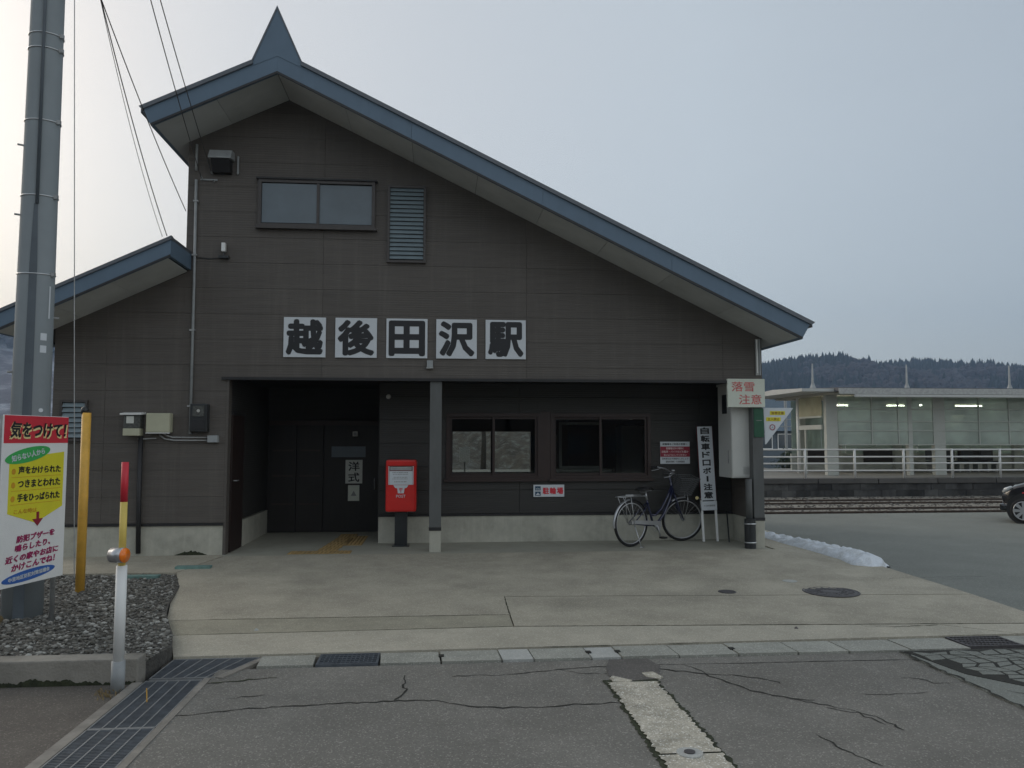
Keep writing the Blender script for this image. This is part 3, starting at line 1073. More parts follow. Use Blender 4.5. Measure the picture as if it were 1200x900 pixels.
# porch soffit
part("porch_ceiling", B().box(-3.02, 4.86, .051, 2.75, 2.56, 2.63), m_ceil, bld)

# main roof
Y0, Y1 = -.9, 6.6
EXL, EXR = -4.07, 5.39
TZ = 7.03                     # top at apex
def zt(x): return TZ - PITCH * abs(x + 2.25)
def zb(x): return 6.705 - PITCH * abs(x + 2.25)
def fascia(xs, ztop, zbot, xs_bot=None):
    for k in range(len(xs) - 1):
        a, c_ = xs[k] + (.0015 if k else 0), xs[k + 1] - (.0015 if k < len(xs) - 2 else 0)
        ab = xs_bot[0] if (xs_bot and k == 0 and xs_bot[0] is not None) else a
        cb2 = xs_bot[1] if (xs_bot and k == len(xs) - 2 and xs_bot[1] is not None) else c_
        part("fascia_board", B().prism_y([(a, ztop(a) - .045), (c_, ztop(c_) - .045), (cb2, zbot(cb2)), (ab, zbot(ab))], Y0 + random.uniform(0, .0015), Y0 + .05), m_fascia, bld)
fascia([-4.03, -2.25], zt, lambda x: zb(x) - .003, (-3.91, None))
fascia([-2.249, -.4, 1.45, 3.3, 5.33], zt, lambda x: zb(x) - .003, (None, 5.20))
# bottom bead of the fascia
part("fascia_bead", B().prism_y([(-3.92, zb(-3.92) + .022), (-2.25, 6.722), (5.21, zb(5.21) + .022), (5.20, zb(5.20) - .012), (-2.25, 6.688), (-3.91, zb(-3.91) - .012)][0:3] + [(5.20, zb(5.20) - .012), (-2.25, 6.688), (-3.91, zb(-3.91) - .012)], Y0 - .014, Y0 - .001), m_trim, bld)
part("verge_trim", B().prism_y([(EXL, zt(EXL)), (-2.58, zt(-2.58)), (-2.58, zt(-2.58) - .06), (EXL + .045, zt(EXL + .045) - .06)], Y0 - .03, Y0 + .06), m_edge, bld)
part("verge_trim", B().prism_y([(-1.93, zt(-1.93)), (EXR, zt(EXR)), (EXR - .05, zt(EXR - .05) - .06), (-1.93, zt(-1.93) - .06)], Y0 - .03, Y0 + .06), m_edge, bld)
# roof sheets with standing seams
for (xa, xb, nm) in ((EXL, -2.25, 'l'), (-2.25, EXR, 'r')):
    b = B().prism_y([(xa, zt(xa)), (xb, zt(xb)), (xb, zt(xb) - .06), (xa, zt(xa) - .06)], Y0 + .061, Y1)
    ny = int((Y1 - Y0) / .45)
    for k in range(1, ny):
        yy = Y0 + k * .45
        b.prism_y([(xa, zt(xa) + .001), (xb, zt(xb) + .001), (xb, zt(xb) + .03), (xa, zt(xa) + .03)], yy - .01, yy + .01)
    part("roof_sheet", b, m_rooftop, bld)
    # eave boards
part("eave_board", B().prism_y([(-4.04, zt(-4.04) - .062), (-3.99, zt(-3.99) - .062), (-3.88, zb(-3.88) + .004), (-3.92, zb(-3.92) + .002)], Y0 + .052, Y1), m_fascia, bld)
part("eave_board", B().prism_y([(5.29, zt(5.29) - .062), (5.34, zt(5.34) - .062), (5.22, zb(5.22) + .002), (5.17, zb(5.17) + .004)], Y0 + .052, Y1), m_fascia, bld)


def soffit(xa, xb, y0, y1, zf, name="soffit_panel", w=.91, slope_neg=False):
    """soffit boards, each a piece with an open joint"""
    n = max(1, int(round((xb - xa) / w)))
    for k in range(n):
        x0 = xa + (xb - xa) * k / n + .003
        x1 = xa + (xb - xa) * (k + 1) / n - .003
        part(name, B().prism_y([(x0, zf(x0)), (x1, zf(x1)), (x1, zf(x1) + .012), (x0, zf(x0) + .012)], y0, y1), m_soffit, bld)


soffit(-3.88, -2.252, Y0 + .053, -.003, zb, w=.82)
soffit(-2.248, 5.17, Y0 + .053, -.003, zb)
soffit(-3.88, -3.69, .0, Y1, zb, w=1)
soffit(5.0, 5.17, .0, Y1, zb, w=1)
part("soffit_backing", B().prism_y([(-3.9, zb(-3.9) + .03), (-2.25, 6.735), (-2.25, 6.76), (-3.9, zb(-3.9) + .055)], Y0 + .053, Y1), m_core, bld)
part("soffit_backing", B().prism_y([(-2.25, 6.735), (5.19, zb(5.19) + .03), (5.19, zb(5.19) + .055), (-2.25, 6.76)], Y0 + .053, Y1), m_core, bld)
# finial
fin = [(-2.275, 7.60), (-2.09, 7.24), (-1.93, 6.88), (-2.25, 6.97), (-2.58, 6.88), (-2.46, 7.20)]
fb = B()
pz = [(-2.268, 7.64), (-1.931, 6.882), (-1.931, 6.79), (-2.25, 6.94), (-2.579, 6.79), (-2.579, 6.877)]
fb.prism_y(pz, Y0 - .004, Y0 + .049)
fb.prism_y([(-2.268, 7.6), (-1.97, 6.94), (-2.25, 7.05), (-2.545, 6.94)], Y0 + .05, Y0 + .12)
spk = part("ridge_finial", fb, m_fascia, bld)
part("finial_edge", B().prism_y([(-2.268, 7.665), (-1.915, 6.87), (-1.94, 6.88), (-2.268, 7.61)], Y0 - .012, Y0 + .125), m_edge, spk)
part("finial_edge", B().prism_y([(-2.268, 7.665), (-2.268, 7.61), (-2.57, 6.88), (-2.598, 6.87)], Y0 - .012, Y0 + .125), m_edge, spk)
part("ridge_cap", B().prism_y([(-2.40, zt(-2.40) + .02), (-2.25, TZ + .06), (-2.10, zt(-2.10) + .02), (-2.10, zt(-2.10)), (-2.25, TZ), (-2.40, zt(-2.40))], Y0 + .12, Y1), m_rooftop, bld)

# wing roof
WX1, WX0 = -3.60, -5.95
def wzt(x): return 4.375 + .478 * (x - WX1)
def wzb(x): return 4.105 + .478 * (x - WX1)
part("fascia_board", B().prism_y([(WX0 + .04, wzt(WX0 + .04) - .035), (WX1, wzt(WX1) - .035), (WX1, wzb(WX1)), (WX0 + .14, wzb(WX0 + .14))], Y0, Y0 + .05), m_fascia, bld)
part("verge_trim", B().prism_y([(WX0, wzt(WX0)), (WX1 + .01, wzt(WX1 + .01)), (WX1 + .01, wzt(WX1) - .045), (WX0 + .03, wzt(WX0 + .03) - .045)], Y0 - .025, Y0 + .06), m_edge, bld)
part("fascia_bead", B().prism_y([(WX0 + .14, wzb(WX0 + .14) + .02), (WX1, wzb(WX1) + .02), (WX1, wzb(WX1) - .01), (WX0 + .14, wzb(WX0 + .14) - .01)], Y0 - .012, Y0 - .001), m_trim, bld)
part("end_board", B().box(WX1 - .05, WX1, Y0 + .052, -.004, wzb(WX1), wzt(WX1) - .047), m_fascia, bld)
b = B().prism_y([(WX0, wzt(WX0)), (WX1, wzt(WX1)), (WX1, wzt(WX1) - .045), (WX0, wzt(WX0) - .045)], Y0 + .061, -.004)
part("roof_sheet", b, m_rooftop, bld)
b = B().prism_y([(WX0, wzt(WX0)), (XL - .02, wzt(XL - .02)), (XL - .02, wzt(XL) - .055), (WX0, wzt(WX0) - .055)], -.003, 6.2)
part("roof_sheet", b, m_rooftop, bld)
soffit(WX0 + .15, WX1 - .053, Y0 + .053, -.003, wzb, w=.8)
part("soffit_backing", B().prism_y([(WX0 + .1, wzb(WX0 + .1) + .02), (WX1 - .06, wzb(WX1 - .06) + .02), (WX1 - .06, wzb(WX1 - .06) + .05), (WX0 + .1, wzb(WX0 + .1) + .05)], Y0 + .053, 6.1), m_core, bld)
part("eave_board", B().prism_y([(WX0 + .03, wzt(WX0 + .03) - .047), (WX0 + .08, wzt(WX0 + .08) - .047), (WX0 + .17, wzb(WX0 + .17) + .002), (WX0 + .13, wzb(WX0 + .13) + .002)], Y0 + .052, 6.1), m_fascia, bld)

# outer side and rear walls
part("side_wall", B().prism_x([(.141, -.1), (6.0, -.1), (6.0, 5.99), (.141, 5.99)], XL, XL + .12), m_siding, bld)
part("side_wall", B().prism_x([(.141, -.1), (6.0, -.1), (6.0, wing_top(-5.45)), (.141, wing_top(-5.45))], -5.45, -5.33), m_siding, bld)
part("side_wall", B().box(4.87, 4.97, .3, 6.0, .415, 3.21), m_siding, bld)
part("plinth", B().box(4.865, 4.975, .3, 6.0, -.1, .413), m_plinth, bld)
part("rear_wall", B().prism_y([(-5.33, -.1), (XL, -.1), (XL, wing_top(XL)), (-5.33, wing_top(-5.33))], 5.9, 6.0), m_siding, bld)
# upper rear gable
part("rear_wall", B().prism_y([(XL + .12, 2.63), (4.87, 2.63), (4.87, 3.23), (AX, AZ - .02), (XL + .12, 5.98)], 5.9, 6.0), m_siding, bld)

# ---- porch walls: window wall at y=1.1 with real openings
WY = 1.1
W = [(.13, 1.67, 1.0, 2.07), (1.83, 3.50, 1.0, 2.07)]
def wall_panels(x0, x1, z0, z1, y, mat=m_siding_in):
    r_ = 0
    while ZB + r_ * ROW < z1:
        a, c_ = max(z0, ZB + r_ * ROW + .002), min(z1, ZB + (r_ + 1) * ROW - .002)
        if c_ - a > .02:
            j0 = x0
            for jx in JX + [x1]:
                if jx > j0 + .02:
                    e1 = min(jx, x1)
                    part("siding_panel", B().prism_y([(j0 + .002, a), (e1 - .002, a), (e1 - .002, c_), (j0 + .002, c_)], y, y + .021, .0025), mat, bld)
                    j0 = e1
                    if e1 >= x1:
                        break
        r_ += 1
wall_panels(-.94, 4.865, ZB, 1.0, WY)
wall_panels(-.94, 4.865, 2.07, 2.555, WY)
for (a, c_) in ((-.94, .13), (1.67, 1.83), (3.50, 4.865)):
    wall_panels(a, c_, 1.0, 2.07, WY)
cb = B()
cb.box(-.94, 4.865, WY + .022, WY + .10, .416, 1.0)
cb.box(-.94, 4.865, WY + .022, WY + .10, 2.07, 2.559)
for (a, c_) in ((-.94, .13), (1.67, 1.83), (3.50, 4.865)):
    cb.box(a, c_, WY + .022, WY + .10, 1.0, 2.07)
part("wall_core", cb, m_core, bld)

part("window_pier", B().box(1.671, 1.829, WY - .012, WY - .001, .965, 2.10), m_brown, bld)
for wi, (x0, x1, z0, z1) in enumerate(W):
    fr = frame_rect(B(), x0, x1, z0, z1, .055, WY - .02, WY + .09)
    f = part("window", fr, m_brown, bld)
    xm = (x0 + x1) / 2
    for si, (a, c_, yy) in enumerate(((x0 + .056, xm + .02, WY + .045), (xm - .02, x1 - .056, WY + .012))):
        s_ = part("sash", frame_rect(B(), a, c_, z0 + .056, z1 - .056, .038, yy, yy + .028), m_brown, f)
        part("pane", B().box(a + .038, c_ - .038, yy + .012, yy + .016, z0 + .094, z1 - .094), g_clear, f)
    part("sill", B().box(x0 - .03, x1 + .03, WY - .06, WY - .021, z0 - .035, z0 + .01), m_brown, f)

# entry hall: left wall, end wall, ceiling beam, doors
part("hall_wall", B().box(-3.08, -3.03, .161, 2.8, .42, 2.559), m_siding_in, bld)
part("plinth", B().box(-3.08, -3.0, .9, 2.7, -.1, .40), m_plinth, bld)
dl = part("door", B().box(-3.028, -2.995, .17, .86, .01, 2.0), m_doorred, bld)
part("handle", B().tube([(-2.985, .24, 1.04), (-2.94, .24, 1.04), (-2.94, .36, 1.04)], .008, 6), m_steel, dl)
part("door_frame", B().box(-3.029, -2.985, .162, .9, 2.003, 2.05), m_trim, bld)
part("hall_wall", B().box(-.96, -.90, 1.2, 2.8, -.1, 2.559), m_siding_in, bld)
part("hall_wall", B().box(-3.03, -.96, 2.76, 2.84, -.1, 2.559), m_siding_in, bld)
part("door_lintel", B().box(-3.0, -.965, 2.68, 2.76, 1.90, 1.98), m_brown, bld)
for (a, c_) in ((-2.98, -2.52), (-2.51, -2.05)):
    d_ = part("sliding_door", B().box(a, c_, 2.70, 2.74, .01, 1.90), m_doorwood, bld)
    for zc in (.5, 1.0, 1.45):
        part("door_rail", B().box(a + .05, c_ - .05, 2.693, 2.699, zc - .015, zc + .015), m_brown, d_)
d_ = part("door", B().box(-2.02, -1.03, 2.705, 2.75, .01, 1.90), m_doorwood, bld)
part("window_light", B().box(-1.90, -1.30, 2.696, 2.704, 1.33, 1.52), m_frost, d_)
part("handle", B().tube([(-1.13, 2.70, .75), (-1.13, 2.66, .75), (-1.13, 2.66, .95), (-1.13, 2.70, .95)], .009, 6), m_steel, d_)
# paper notices on the hall door
def board(name, label, cat, x, y, z, w, h, mat, th=.006, rz=0, group=None):
    """thin vertical board facing -y, its base centre at (x,y,z)"""
    t = thing(name, (x, y, z), rz, label, cat, group)
    part("panel", B().box(-w / 2, w / 2, 0, th, 0, h, bev=min(.002, th / 3)), mat, t)
    return t
t = board("toilet_sign", "upper white notice with two black characters on the dark hall door", "sign", -1.50, 2.697, .86, .30, .42, m_paper)
b = B()
b.v += glyphs("洋", .20, .17, 0, .305, -.001, .03).v
b = glyphs("洋", .20, .17, 0, .305, -.001, .03)
b2 = glyphs("式", .20, .17, 0, .11, -.001, .03)
b.add(b2.v, b2.f)
part("lettering", b, m_black, t)
t = board("warning_notice", "lower small notice with dark triangle on the hall door", "notice", -1.50, 2.697, .55, .20, .28, m_signcream)
part("triangle", B().prism_y([(-.05, .09), (.05, .09), (0, .18)], -.002, 0), m_grey, t)
t = thing("wall_lamp", (-1.48, 2.68, 1.74), 0, "small square fitting above the hall door", "light fitting")
part("body", B().box(-.045, .045, -.05, .0, -.04, .05, bev=.008), m_bulb, t)
part("lens", B().disc((0, -.052, .005), 'y', .028, .006, 16), m_grey, t)
t = thing("outdoor_lamp", (-.80, 1.09, 2.33), 0, "small round lamp high on the porch wall above the red post box", "lamp")
part("mount", B().disc((0, -.012, 0), 'y', .04, .022, 16), m_grey, t)
part("globe", B().ring((0, -.05, 0), 'y', .018, .018, 16, 8), m_bulb, t, True)

# interior waiting room
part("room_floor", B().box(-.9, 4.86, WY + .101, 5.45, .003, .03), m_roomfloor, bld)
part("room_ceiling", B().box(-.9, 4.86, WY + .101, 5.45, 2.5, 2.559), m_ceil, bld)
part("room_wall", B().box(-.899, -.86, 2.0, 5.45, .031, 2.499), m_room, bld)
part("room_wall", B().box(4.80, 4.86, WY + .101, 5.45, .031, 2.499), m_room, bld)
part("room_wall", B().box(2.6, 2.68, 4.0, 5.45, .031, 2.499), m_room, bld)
t = thing("cupboard", (4.2, 4.3, .031), 0, "added pale cupboard standing in for reflections in the right waiting room window", "cupboard")  # pale piece added to suggest reflections in the right window
part("body", B().box(-.45, .45, 0, .5, 0, 1.9, bev=.01), m_cab, t)
part("door", B().box(-.43, -.005, -.02, -.001, .05, 1.85), m_cab, t)
part("door", B().box(.005, .43, -.02, -.001, .05, 1.85), m_cab, t)
t = thing("added_counter", (2.9, 3.4, .031), 0, "added pale counter and frame standing in for reflections in the right window", "counter")  # added for the light framed shapes mirrored in the glass
part("base", B().box(-.6, .4, 0, .4, 0, 1.0), m_roomdark, t)
part("top", B().box(-.64, .44, -.04, .44, 1.0, 1.04), m_cab, t)
part("frame", frame_rect(B(), -.55, .3, 1.05, 1.95, .05, .15, .2), m_cab, t)
part("header", B().box(-.6, .9, .1, .2, 2.0, 2.14), m_cab, t)
BX0, BX1, BZ0, BZ1 = .28, 2.04, .80, 1.85
rb = B()
rb.box(-5.33, BX0, 5.46, 5.6, -.1, 2.62)
rb.box(BX1, 4.86, 5.46, 5.6, -.1, 2.62)
rb.box(BX0, BX1, 5.46, 5.6, -.1, BZ0)
rb.box(BX0, BX1, 5.46, 5.6, BZ1, 2.62)
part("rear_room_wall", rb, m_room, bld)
fr = frame_rect(B(), BX0, BX1, BZ0, BZ1, .03, 5.44, 5.62)
fr.box(1.14, 1.225, 5.45, 5.61, BZ0 + .03, BZ1 - .03)
fr.box(BX0 + .03, 1.14, 5.45, 5.61, .905, .945)
fr.box(1.225, BX1 - .03, 5.45, 5.61, .905, .945)
bw = part("window", fr, m_brown, bld)
part("pane", B().box(BX0 + .03, 1.14, 5.52, 5.524, .945, BZ1 - .03), g_clear, bw)
part("pane", B().box(1.225, BX1 - .03, 5.52, 5.524, .945, BZ1 - .03), g_clear, bw)
t = thing("window_paper_board", (.69, 9.0, -.21), 0, "small blank white board beyond the rear window of the waiting room", "paper notice")  # stands for paper on the rear window, put outdoors to catch daylight
part("panel", B().box(-.13, .13, 0, .02, 1.28, 1.66, bev=.003), m_white, t)
part("leg", B().box(-.02, .02, .021, .05, 0, 1.6), m_dsteel, t)
t = thing("notice_board", (2.55, 4.6, 0), 0, "pale notice board deep inside the waiting room", "notice board")
part("board", B().box(-.45, -.02, .0, .03, .75, 1.75), M("dim_board", (.10, .10, .09), .6, .2), t)
part("leg", B().box(-.42, -.39, 0, .03, .031, .75), m_brown, t)
part("leg", B().box(-.07, -.04, 0, .03, .031, .75), m_brown, t)
t = thing("waiting_room_bench", (3.6, 2.9, .031), 0, "dark bench inside the right waiting room window", "bench")
part("seat", B().box(-.7, .7, -.2, .2, .38, .42, bev=.01), m_roomdark, t)
part("backrest", B().box(-.7, .7, .2, .23, .5, .85, bev=.01), m_roomdark, t)
for sx in (-.6, .6):
    part("leg", B().box(sx - .03, sx + .03, -.18, .18, 0, .38), m_roomdark, t)

# posts
def post(x0, x1, y0, y1, zt_, zf, top):
    p = part("porch_post", B().box(x0, x1, y0, y1, zf + .045, top, bev=.006), m_postwood, bld)
    part("post_band", B().box(x0 - .004, x1 + .004, y0 - .004, y1 + .004, zf, zf + .045), m_trim, p)
    part("post_footing", B().box(x0 + .004, x1 - .002, y0 + .003, y1 - .003, -.05, zf, bev=.008), m_plinth, p)
post(-.125, .05, .0, .16, 0, .31, 2.504)
post(4.80, 4.965, .0, .17, 0, .41, 2.544)

# upper window and louvre
f = part("window", frame_rect(B(), -2.66, -.96, 4.77, 5.475, .045, -.06, -.001), m_brownup, bld)
part("window_hood", B().box(-2.69, -.93, -.085, -.001, 5.476, 5.50), m_trim, f)
part("sill", B().box(-2.69, -.93, -.09, -.001, 4.735, 4.769), m_brownup, f)
part("pane", B().box(-2.61, -1.81, -.035, -.03, 4.83, 5.42), m_frost, f)
part("pane", B().box(-1.78, -1.01, -.025, -.02, 4.83, 5.42), m_frost, f)
part("mullion", B().box(-1.815, -1.775, -.05, -.002, 4.816, 5.429), m_brownup, f)
f = part("louvre_window", frame_rect(B(), -.775, -.205, 4.27, 5.44, .035, -.055, -.001), m_brownup, bld)
for k in range(17):
    z = 4.325 + k * .0642
    m_ = Matrix.Translation((-.49, -.03, z + .026)) @ Matrix.Rotation(R(-28), 4, 'X')
    part("slat", B().box(-.248, .248, -.004, .004, -.031, .031, m_), m_louver, f)
# small louvre in the wing
f = part("louvre_window", frame_rect(B(), -5.33, -4.96, 1.62, 2.20, .03, -.05, -.001), m_brownup, bld)
for k in range(7):
    z = 1.67 + k * .072
    m_ = Matrix.Translation((-5.145, -.03, z + .03)) @ Matrix.Rotation(R(-28), 4, 'X')
    part("slat", B().box(-.153, .153, -.004, .004, -.034, .034, m_), m_louver, f)

# ------------------------------------------------------------------ name plates
kan = [("越", -1.957, "leftmost of the five"), ("後", -1.214, "second from left of the five"), ("田", -.471, "middle of the five"), ("沢", .263, "fourth from left of the five"), ("駅", .998, "rightmost of the five")]
desc = {"越": "white square plate with black character 越 on the gable wall, far left of the row", "後": "white square plate with black character 後, second in the row", "田": "white square plate with black grid-like character 田, middle of the row", "沢": "white square plate with black character 沢, fourth in the row", "駅": "white square plate with black character 駅 meaning station, last in the row"}
for ch, x, pos in kan:
    t = thing("name_plate", (x, -.012, 2.842), 0, desc[ch], "sign", "white character plates of the station name")
    part("panel", B().box(-.302, .302, -.018, .011, 0, .588, bev=.003), m_plate, t)
    part("lettering", glyphs(ch, .535, .53, 0, .294, -.0185, .042, .003), m_black, t)
t = thing("wall_sensor", (-.13, -.002, 2.69), 0, "tiny grey fitting on the wall just above the porch post", "sensor")
part("body", B().box(-.045, .045, -.05, 0, .02, .12, bev=.006), m_pipe, t)
part("lip", B().box(-.05, .05, -.06, 0, .0, .019), m_dsteel, t)

# ------------------------------------------------------------------ wall fittings left
t = thing("conduit_pipe", (-3.55, -.03, 1.72), 0, "long vertical grey conduit pipe up the left of the gable wall", "pipe")
part("pipe", B().tube([(0.01, 0, 0), (.005, 0, 2.0), (-.005, 0, 3.72)], .020, 10), m_pipe, t, True)
part("pipe", B().tube([(-.01, 0, 3.86), (-.01, 0, 4.25)], .018, 10), m_pipe, t, True)
for z in (.4, 1.5, 2.6, 3.4):
    part("clip", B().box(-.035, .035, -.026, .028, z - .012, z + .012), m_dsteel, t)
t = thing("vent_hood", (-3.18, -.002, 5.54), 0, "square grey ventilation hood high on the wall at left", "vent hood")
part("hood", B().prism_x([(0, .32), (-.16, .31), (-.24, .19), (-.24, .17), (0, .20)], -.16, .16), m_pipe, t)
part("throat", B().prism_x([(0, .17), (-.22, .168), (-.10, .0), (0, .0)], -.13, .13), m_trim, t)
part("side_rod", B().box(.205, .225, -.04, 0, .0, .27), m_pipe, t)
t = thing("security_camera", (-3.13, -.002, 4.28), 0, "small white camera on a dark bracket below the vent hood", "camera")
part("bracket", B().box(-.07, .07, -.07, 0, .0, .035), m_dbox, t)
part("arm", B().tube([(0, -.05, .02), (0, -.05, .10)], .014, 8), m_dbox, t)
part("head", B().box(-.028, .028, -.10, -.02, .09, .22, bev=.01), m_white, t)
part("cable", B().tube([(-.07, -.012, .01), (-.2, -.012, -.005), (-.40, -.012, .01)], .006, 6), m_wire, t)
t = thing("service_bracket", (-3.50, -.002, 5.44), 0, "small insulator bracket beside the conduit top where wires land", "bracket")
for (x, z) in ((.03, .02), (.17, .10), (.2, -.02)):
    part("insulator", B().tube([(x, 0, z), (x, -.05, z), (x, -.09, z + .01)], [.006, .014, .01], 8), m_pipe, t)
part("bar", B().box(.0, .24, -.02, 0, .0, .02), m_pipe, t)

t = thing("electric_meter", (-4.31, -.012, 1.70), 0, "electricity meter with white cap left of the beige box", "electric meter")
part("cap", B().prism_x([(0.01, .33), (-.17, .31), (-.17, .29), (0.01, .30)], -.15, .14), m_white, t)
part("case", B().box(-.11, .11, -.13, .01, .10, .29, bev=.012), m_clearcase, t)
part("dial", B().box(-.07, .03, -.137, -.131, .17, .27), m_paper, t)
part("terminal_cover", B().box(-.115, .115, -.14, .01, -.005, .098, bev=.008), m_beige, t)
part("down_pipe", B().tube([(.10, -.04, -.01), (.10, -.04, -1.0), (.115, -.04, -1.66)], .033, 10), m_trim, t, True)
t = thing("junction_box", (-3.955, -.012, 1.74), 0, "beige rectangular electrical box between the two meters", "electrical box")
part("case", B().box(-.165, .165, -.12, .01, 0, .275, bev=.008), m_beige, t)
part("lid", B().box(-.155, .155, -.129, -.121, .01, .265, bev=.004), m_beige, t)
part("lip", B().box(-.165, .165, -.126, -.10, -.012, -.001), m_white, t)
t = thing("breaker_box", (-3.40, -.012, 1.75), 0, "black plastic meter box right of the long conduit", "meter box")
part("case", B().box(-.12, .12, -.13, .01, 0, .40, bev=.012), m_dbox, t)
part("window", B().box(-.08, .08, -.137, -.131, .22, .37, bev=.003), m_clearcase, t)
part("dial", B().disc((.0, -.14, .30), 'y', .022, .006, 16), m_bulb, t)
part("cover", B().box(-.09, .09, -.137, -.131, .03, .17, bev=.003), m_trim, t)
t = thing("cable_conduit", (-3.3, -.012, 1.60), 0, "grey horizontal conduits ending in a small square box below the black meter", "conduit")
part("box", B().box(.02, .16, -.09, .01, 0, .10, bev=.006), m_pipe, t)
part("tube", B().tube([(.03, -.04, .07), (-.48, -.04, .072), (-.56, -.04, .10), (-.62, -.04, .14)], .011, 8), m_dsteel, t, True)
part("tube", B().tube([(.03, -.04, .03), (-.46, -.04, .03), (-.58, -.04, .05), (-.66, -.04, .11)], .011, 8), m_dsteel, t, True)
part("tube", B().tube([(-.7, -.04, .06), (-.84, -.04, .05), (-.95, -.04, .05)], .009, 8), m_dsteel, t, True)

# ------------------------------------------------------------------ porch fittings right
t = thing("cabinet", (4.70, .16, 1.05), 0, "tall pale grey metal cabinet hung beside the right porch post", "cabinet")
part("body", B().box(-.18, .145, .0, .56, 0, 1.44, bev=.006), m_cab, t)
part("front_door", B().box(-.172, .137, -.014, -.001, .02, 1.42, bev=.004), m_cab, t)
part("hood", B().box(-.195, .15, -.03, .58, 1.442, 1.475), m_cab, t)
vb = B()
for k in range(7):
    vb.box(.0, .10, -.019, -.0145, .06 + k * .017, .068 + k * .017)
part("vent", vb, m_dsteel, t)
for z in (.22, .85):
    part("bracket", B().box(.139, .20, .02, .07, z, z + .045), m_steel, t)
part("side_window", B().box(-.187, -.181, .16, .36, 1.0, 1.30), m_dbox, t)
part("handle", B().box(-.19, -.181, .10, .13, .22, .42), m_dsteel, t)
b = B()
t = thing("falling_snow_sign", (4.69, -.01, 2.135), 0, "cream rectangular sign with faded red characters 落雪注意 at the roof end", "sign")
part("panel", B().box(-.295, .295, -.05, .0, 0, .435, bev=.005), m_signcream, t)
b = glyphs("落雪", .36, .15, -.05, .315, -.051, .012)
b2 = glyphs("注意", .36, .15, .06, .12, -.051, .012)
b.add(b2.v, b2.f)
part("lettering", b, m_pinkfade, t)
t = thing("green_plate", (4.895, -.008, 1.68), 0, "dark green plate on the right post below the cream sign", "plate")
part("panel", B().box(-.075, .08, -.008, .005, 0, .44), m_dgreen, t)
part("line", B().box(-.04, .05, -.0105, -.0085, .25, .258), m_grey, t)
t = thing("triangular_sign", (5.02, .02, 1.57), 0, "white triangular board with two yellow bars sticking out from the right post", "sign")
part("panel", B().prism_y([(-.03, .56), (.45, .56), (.0, .0), (-.015, .0)], 0, .012), m_plate, t)
part("yellow_bar", B().box(.07, .31, -.004, 0, .45, .51), m_yellow, t)
part("yellow_bar", B().box(.01, .24, -.004, 0, .355, .415), m_yellow, t)
b = glyphs("落雪注意", .20, .045, .19, .48, -.005, .02)
b2 = glyphs("立入禁止", .19, .045, .125, .385, -.005, .02)
b.add(b2.v, b2.f)
part("lettering", b, M("brown_print", (.30, .16, .03), .6), t)
part("emblem", B().ring((.105, -.003, .26), 'y', .04, .006, 24, 6, flat=.5), m_crim, t)
part("emblem_mark", glyphs("人", .035, .035, .105, .26, -.003, .02), m_grey, t)
t = thing("wall_tube", (4.905, -.012, 2.66), 0, "white double tube fitting on the corner under the right eave", "tube fitting")
part("tube", B().tube([(-.02, -.02, 0), (-.02, -.02, .52)], .014, 8), m_white, t)
part("tube", B().tube([(.02, -.02, -.02), (.02, -.02, .50)], .014, 8), m_pipe, t)
part("base", B().box(-.04, .04, -.012, .01, -.03, .53), m_dsteel, t)
# black guard drum at the post foot with steel straps and grey pipe
t = thing("pipe_guard", (4.72, -.02, 0), 0, "black drum guard with two steel straps at the right post foot", "pipe guard")
part("drum", B().tube([(0, 0, -.02), (0, 0, .44)], .085, 20), m_dbox, t, False)
for z in (.09, .37):
    part("strap", B().ring((0, 0, z), 'z', .087, .009, 24, 6, flat=1.2), m_steel, t, True)
part("pipe", B().tube([(0, .02, .43), (0, .02, 1.04)], .05, 12), m_postwood, t, True)
# leaning rod
tag(part("rod", B().tube([(4.66, .70, .0), (4.74, 1.0, .46)], .012, 6), m_dbox), "dark thin rod leaning behind the vertical sign", "rod")

# vertical board
t = thing("bicycle_theft_sign", (4.40, .80, 0), 0, "tall narrow white sign board with vertical black writing leaning at the wall", "sign")
t.rotation_euler = (R(-3), R(-1.6), 0)
part("panel", B().box(-.125, .125, 0, .02, .66, 1.86, bev=.003), m_plate, t)
part("frame", B().box(-.132, -.126, -.002, .03, .66, 1.87), m_maroon, t)
part("frame", B().box(.126, .132, -.002, .03, .66, 1.87), m_maroon, t)
chs = "自転車ドロボー注意"
b = B()
for i, ch in enumerate(chs):
    zc = 1.79 - i * .1305
    if ch == "ー":
        b.box(-.016, .016, -.003, -.001, zc - .045, zc + .045)
        continue
    gsz = .10 if ch not in "ドロボ" else .09
    g = glyphs(ch, gsz + .05, gsz + .012, 0, zc, -.001, .055)
    b.add(g.v, g.f)
part("lettering", b, m_black, t)
part("caption_board", B().box(-.13, .13, -.006, .02, .50, .645, bev=.003), m_plate, t)
part("caption", glyphs("十日町警察署", .19, .03, 0, .575, -.008, .02), m_grey, t)
for sx in (-.115, .115):
    part("leg", B().box(sx - .017, sx + .017, .021, .05, .0, .70), m_white, t)

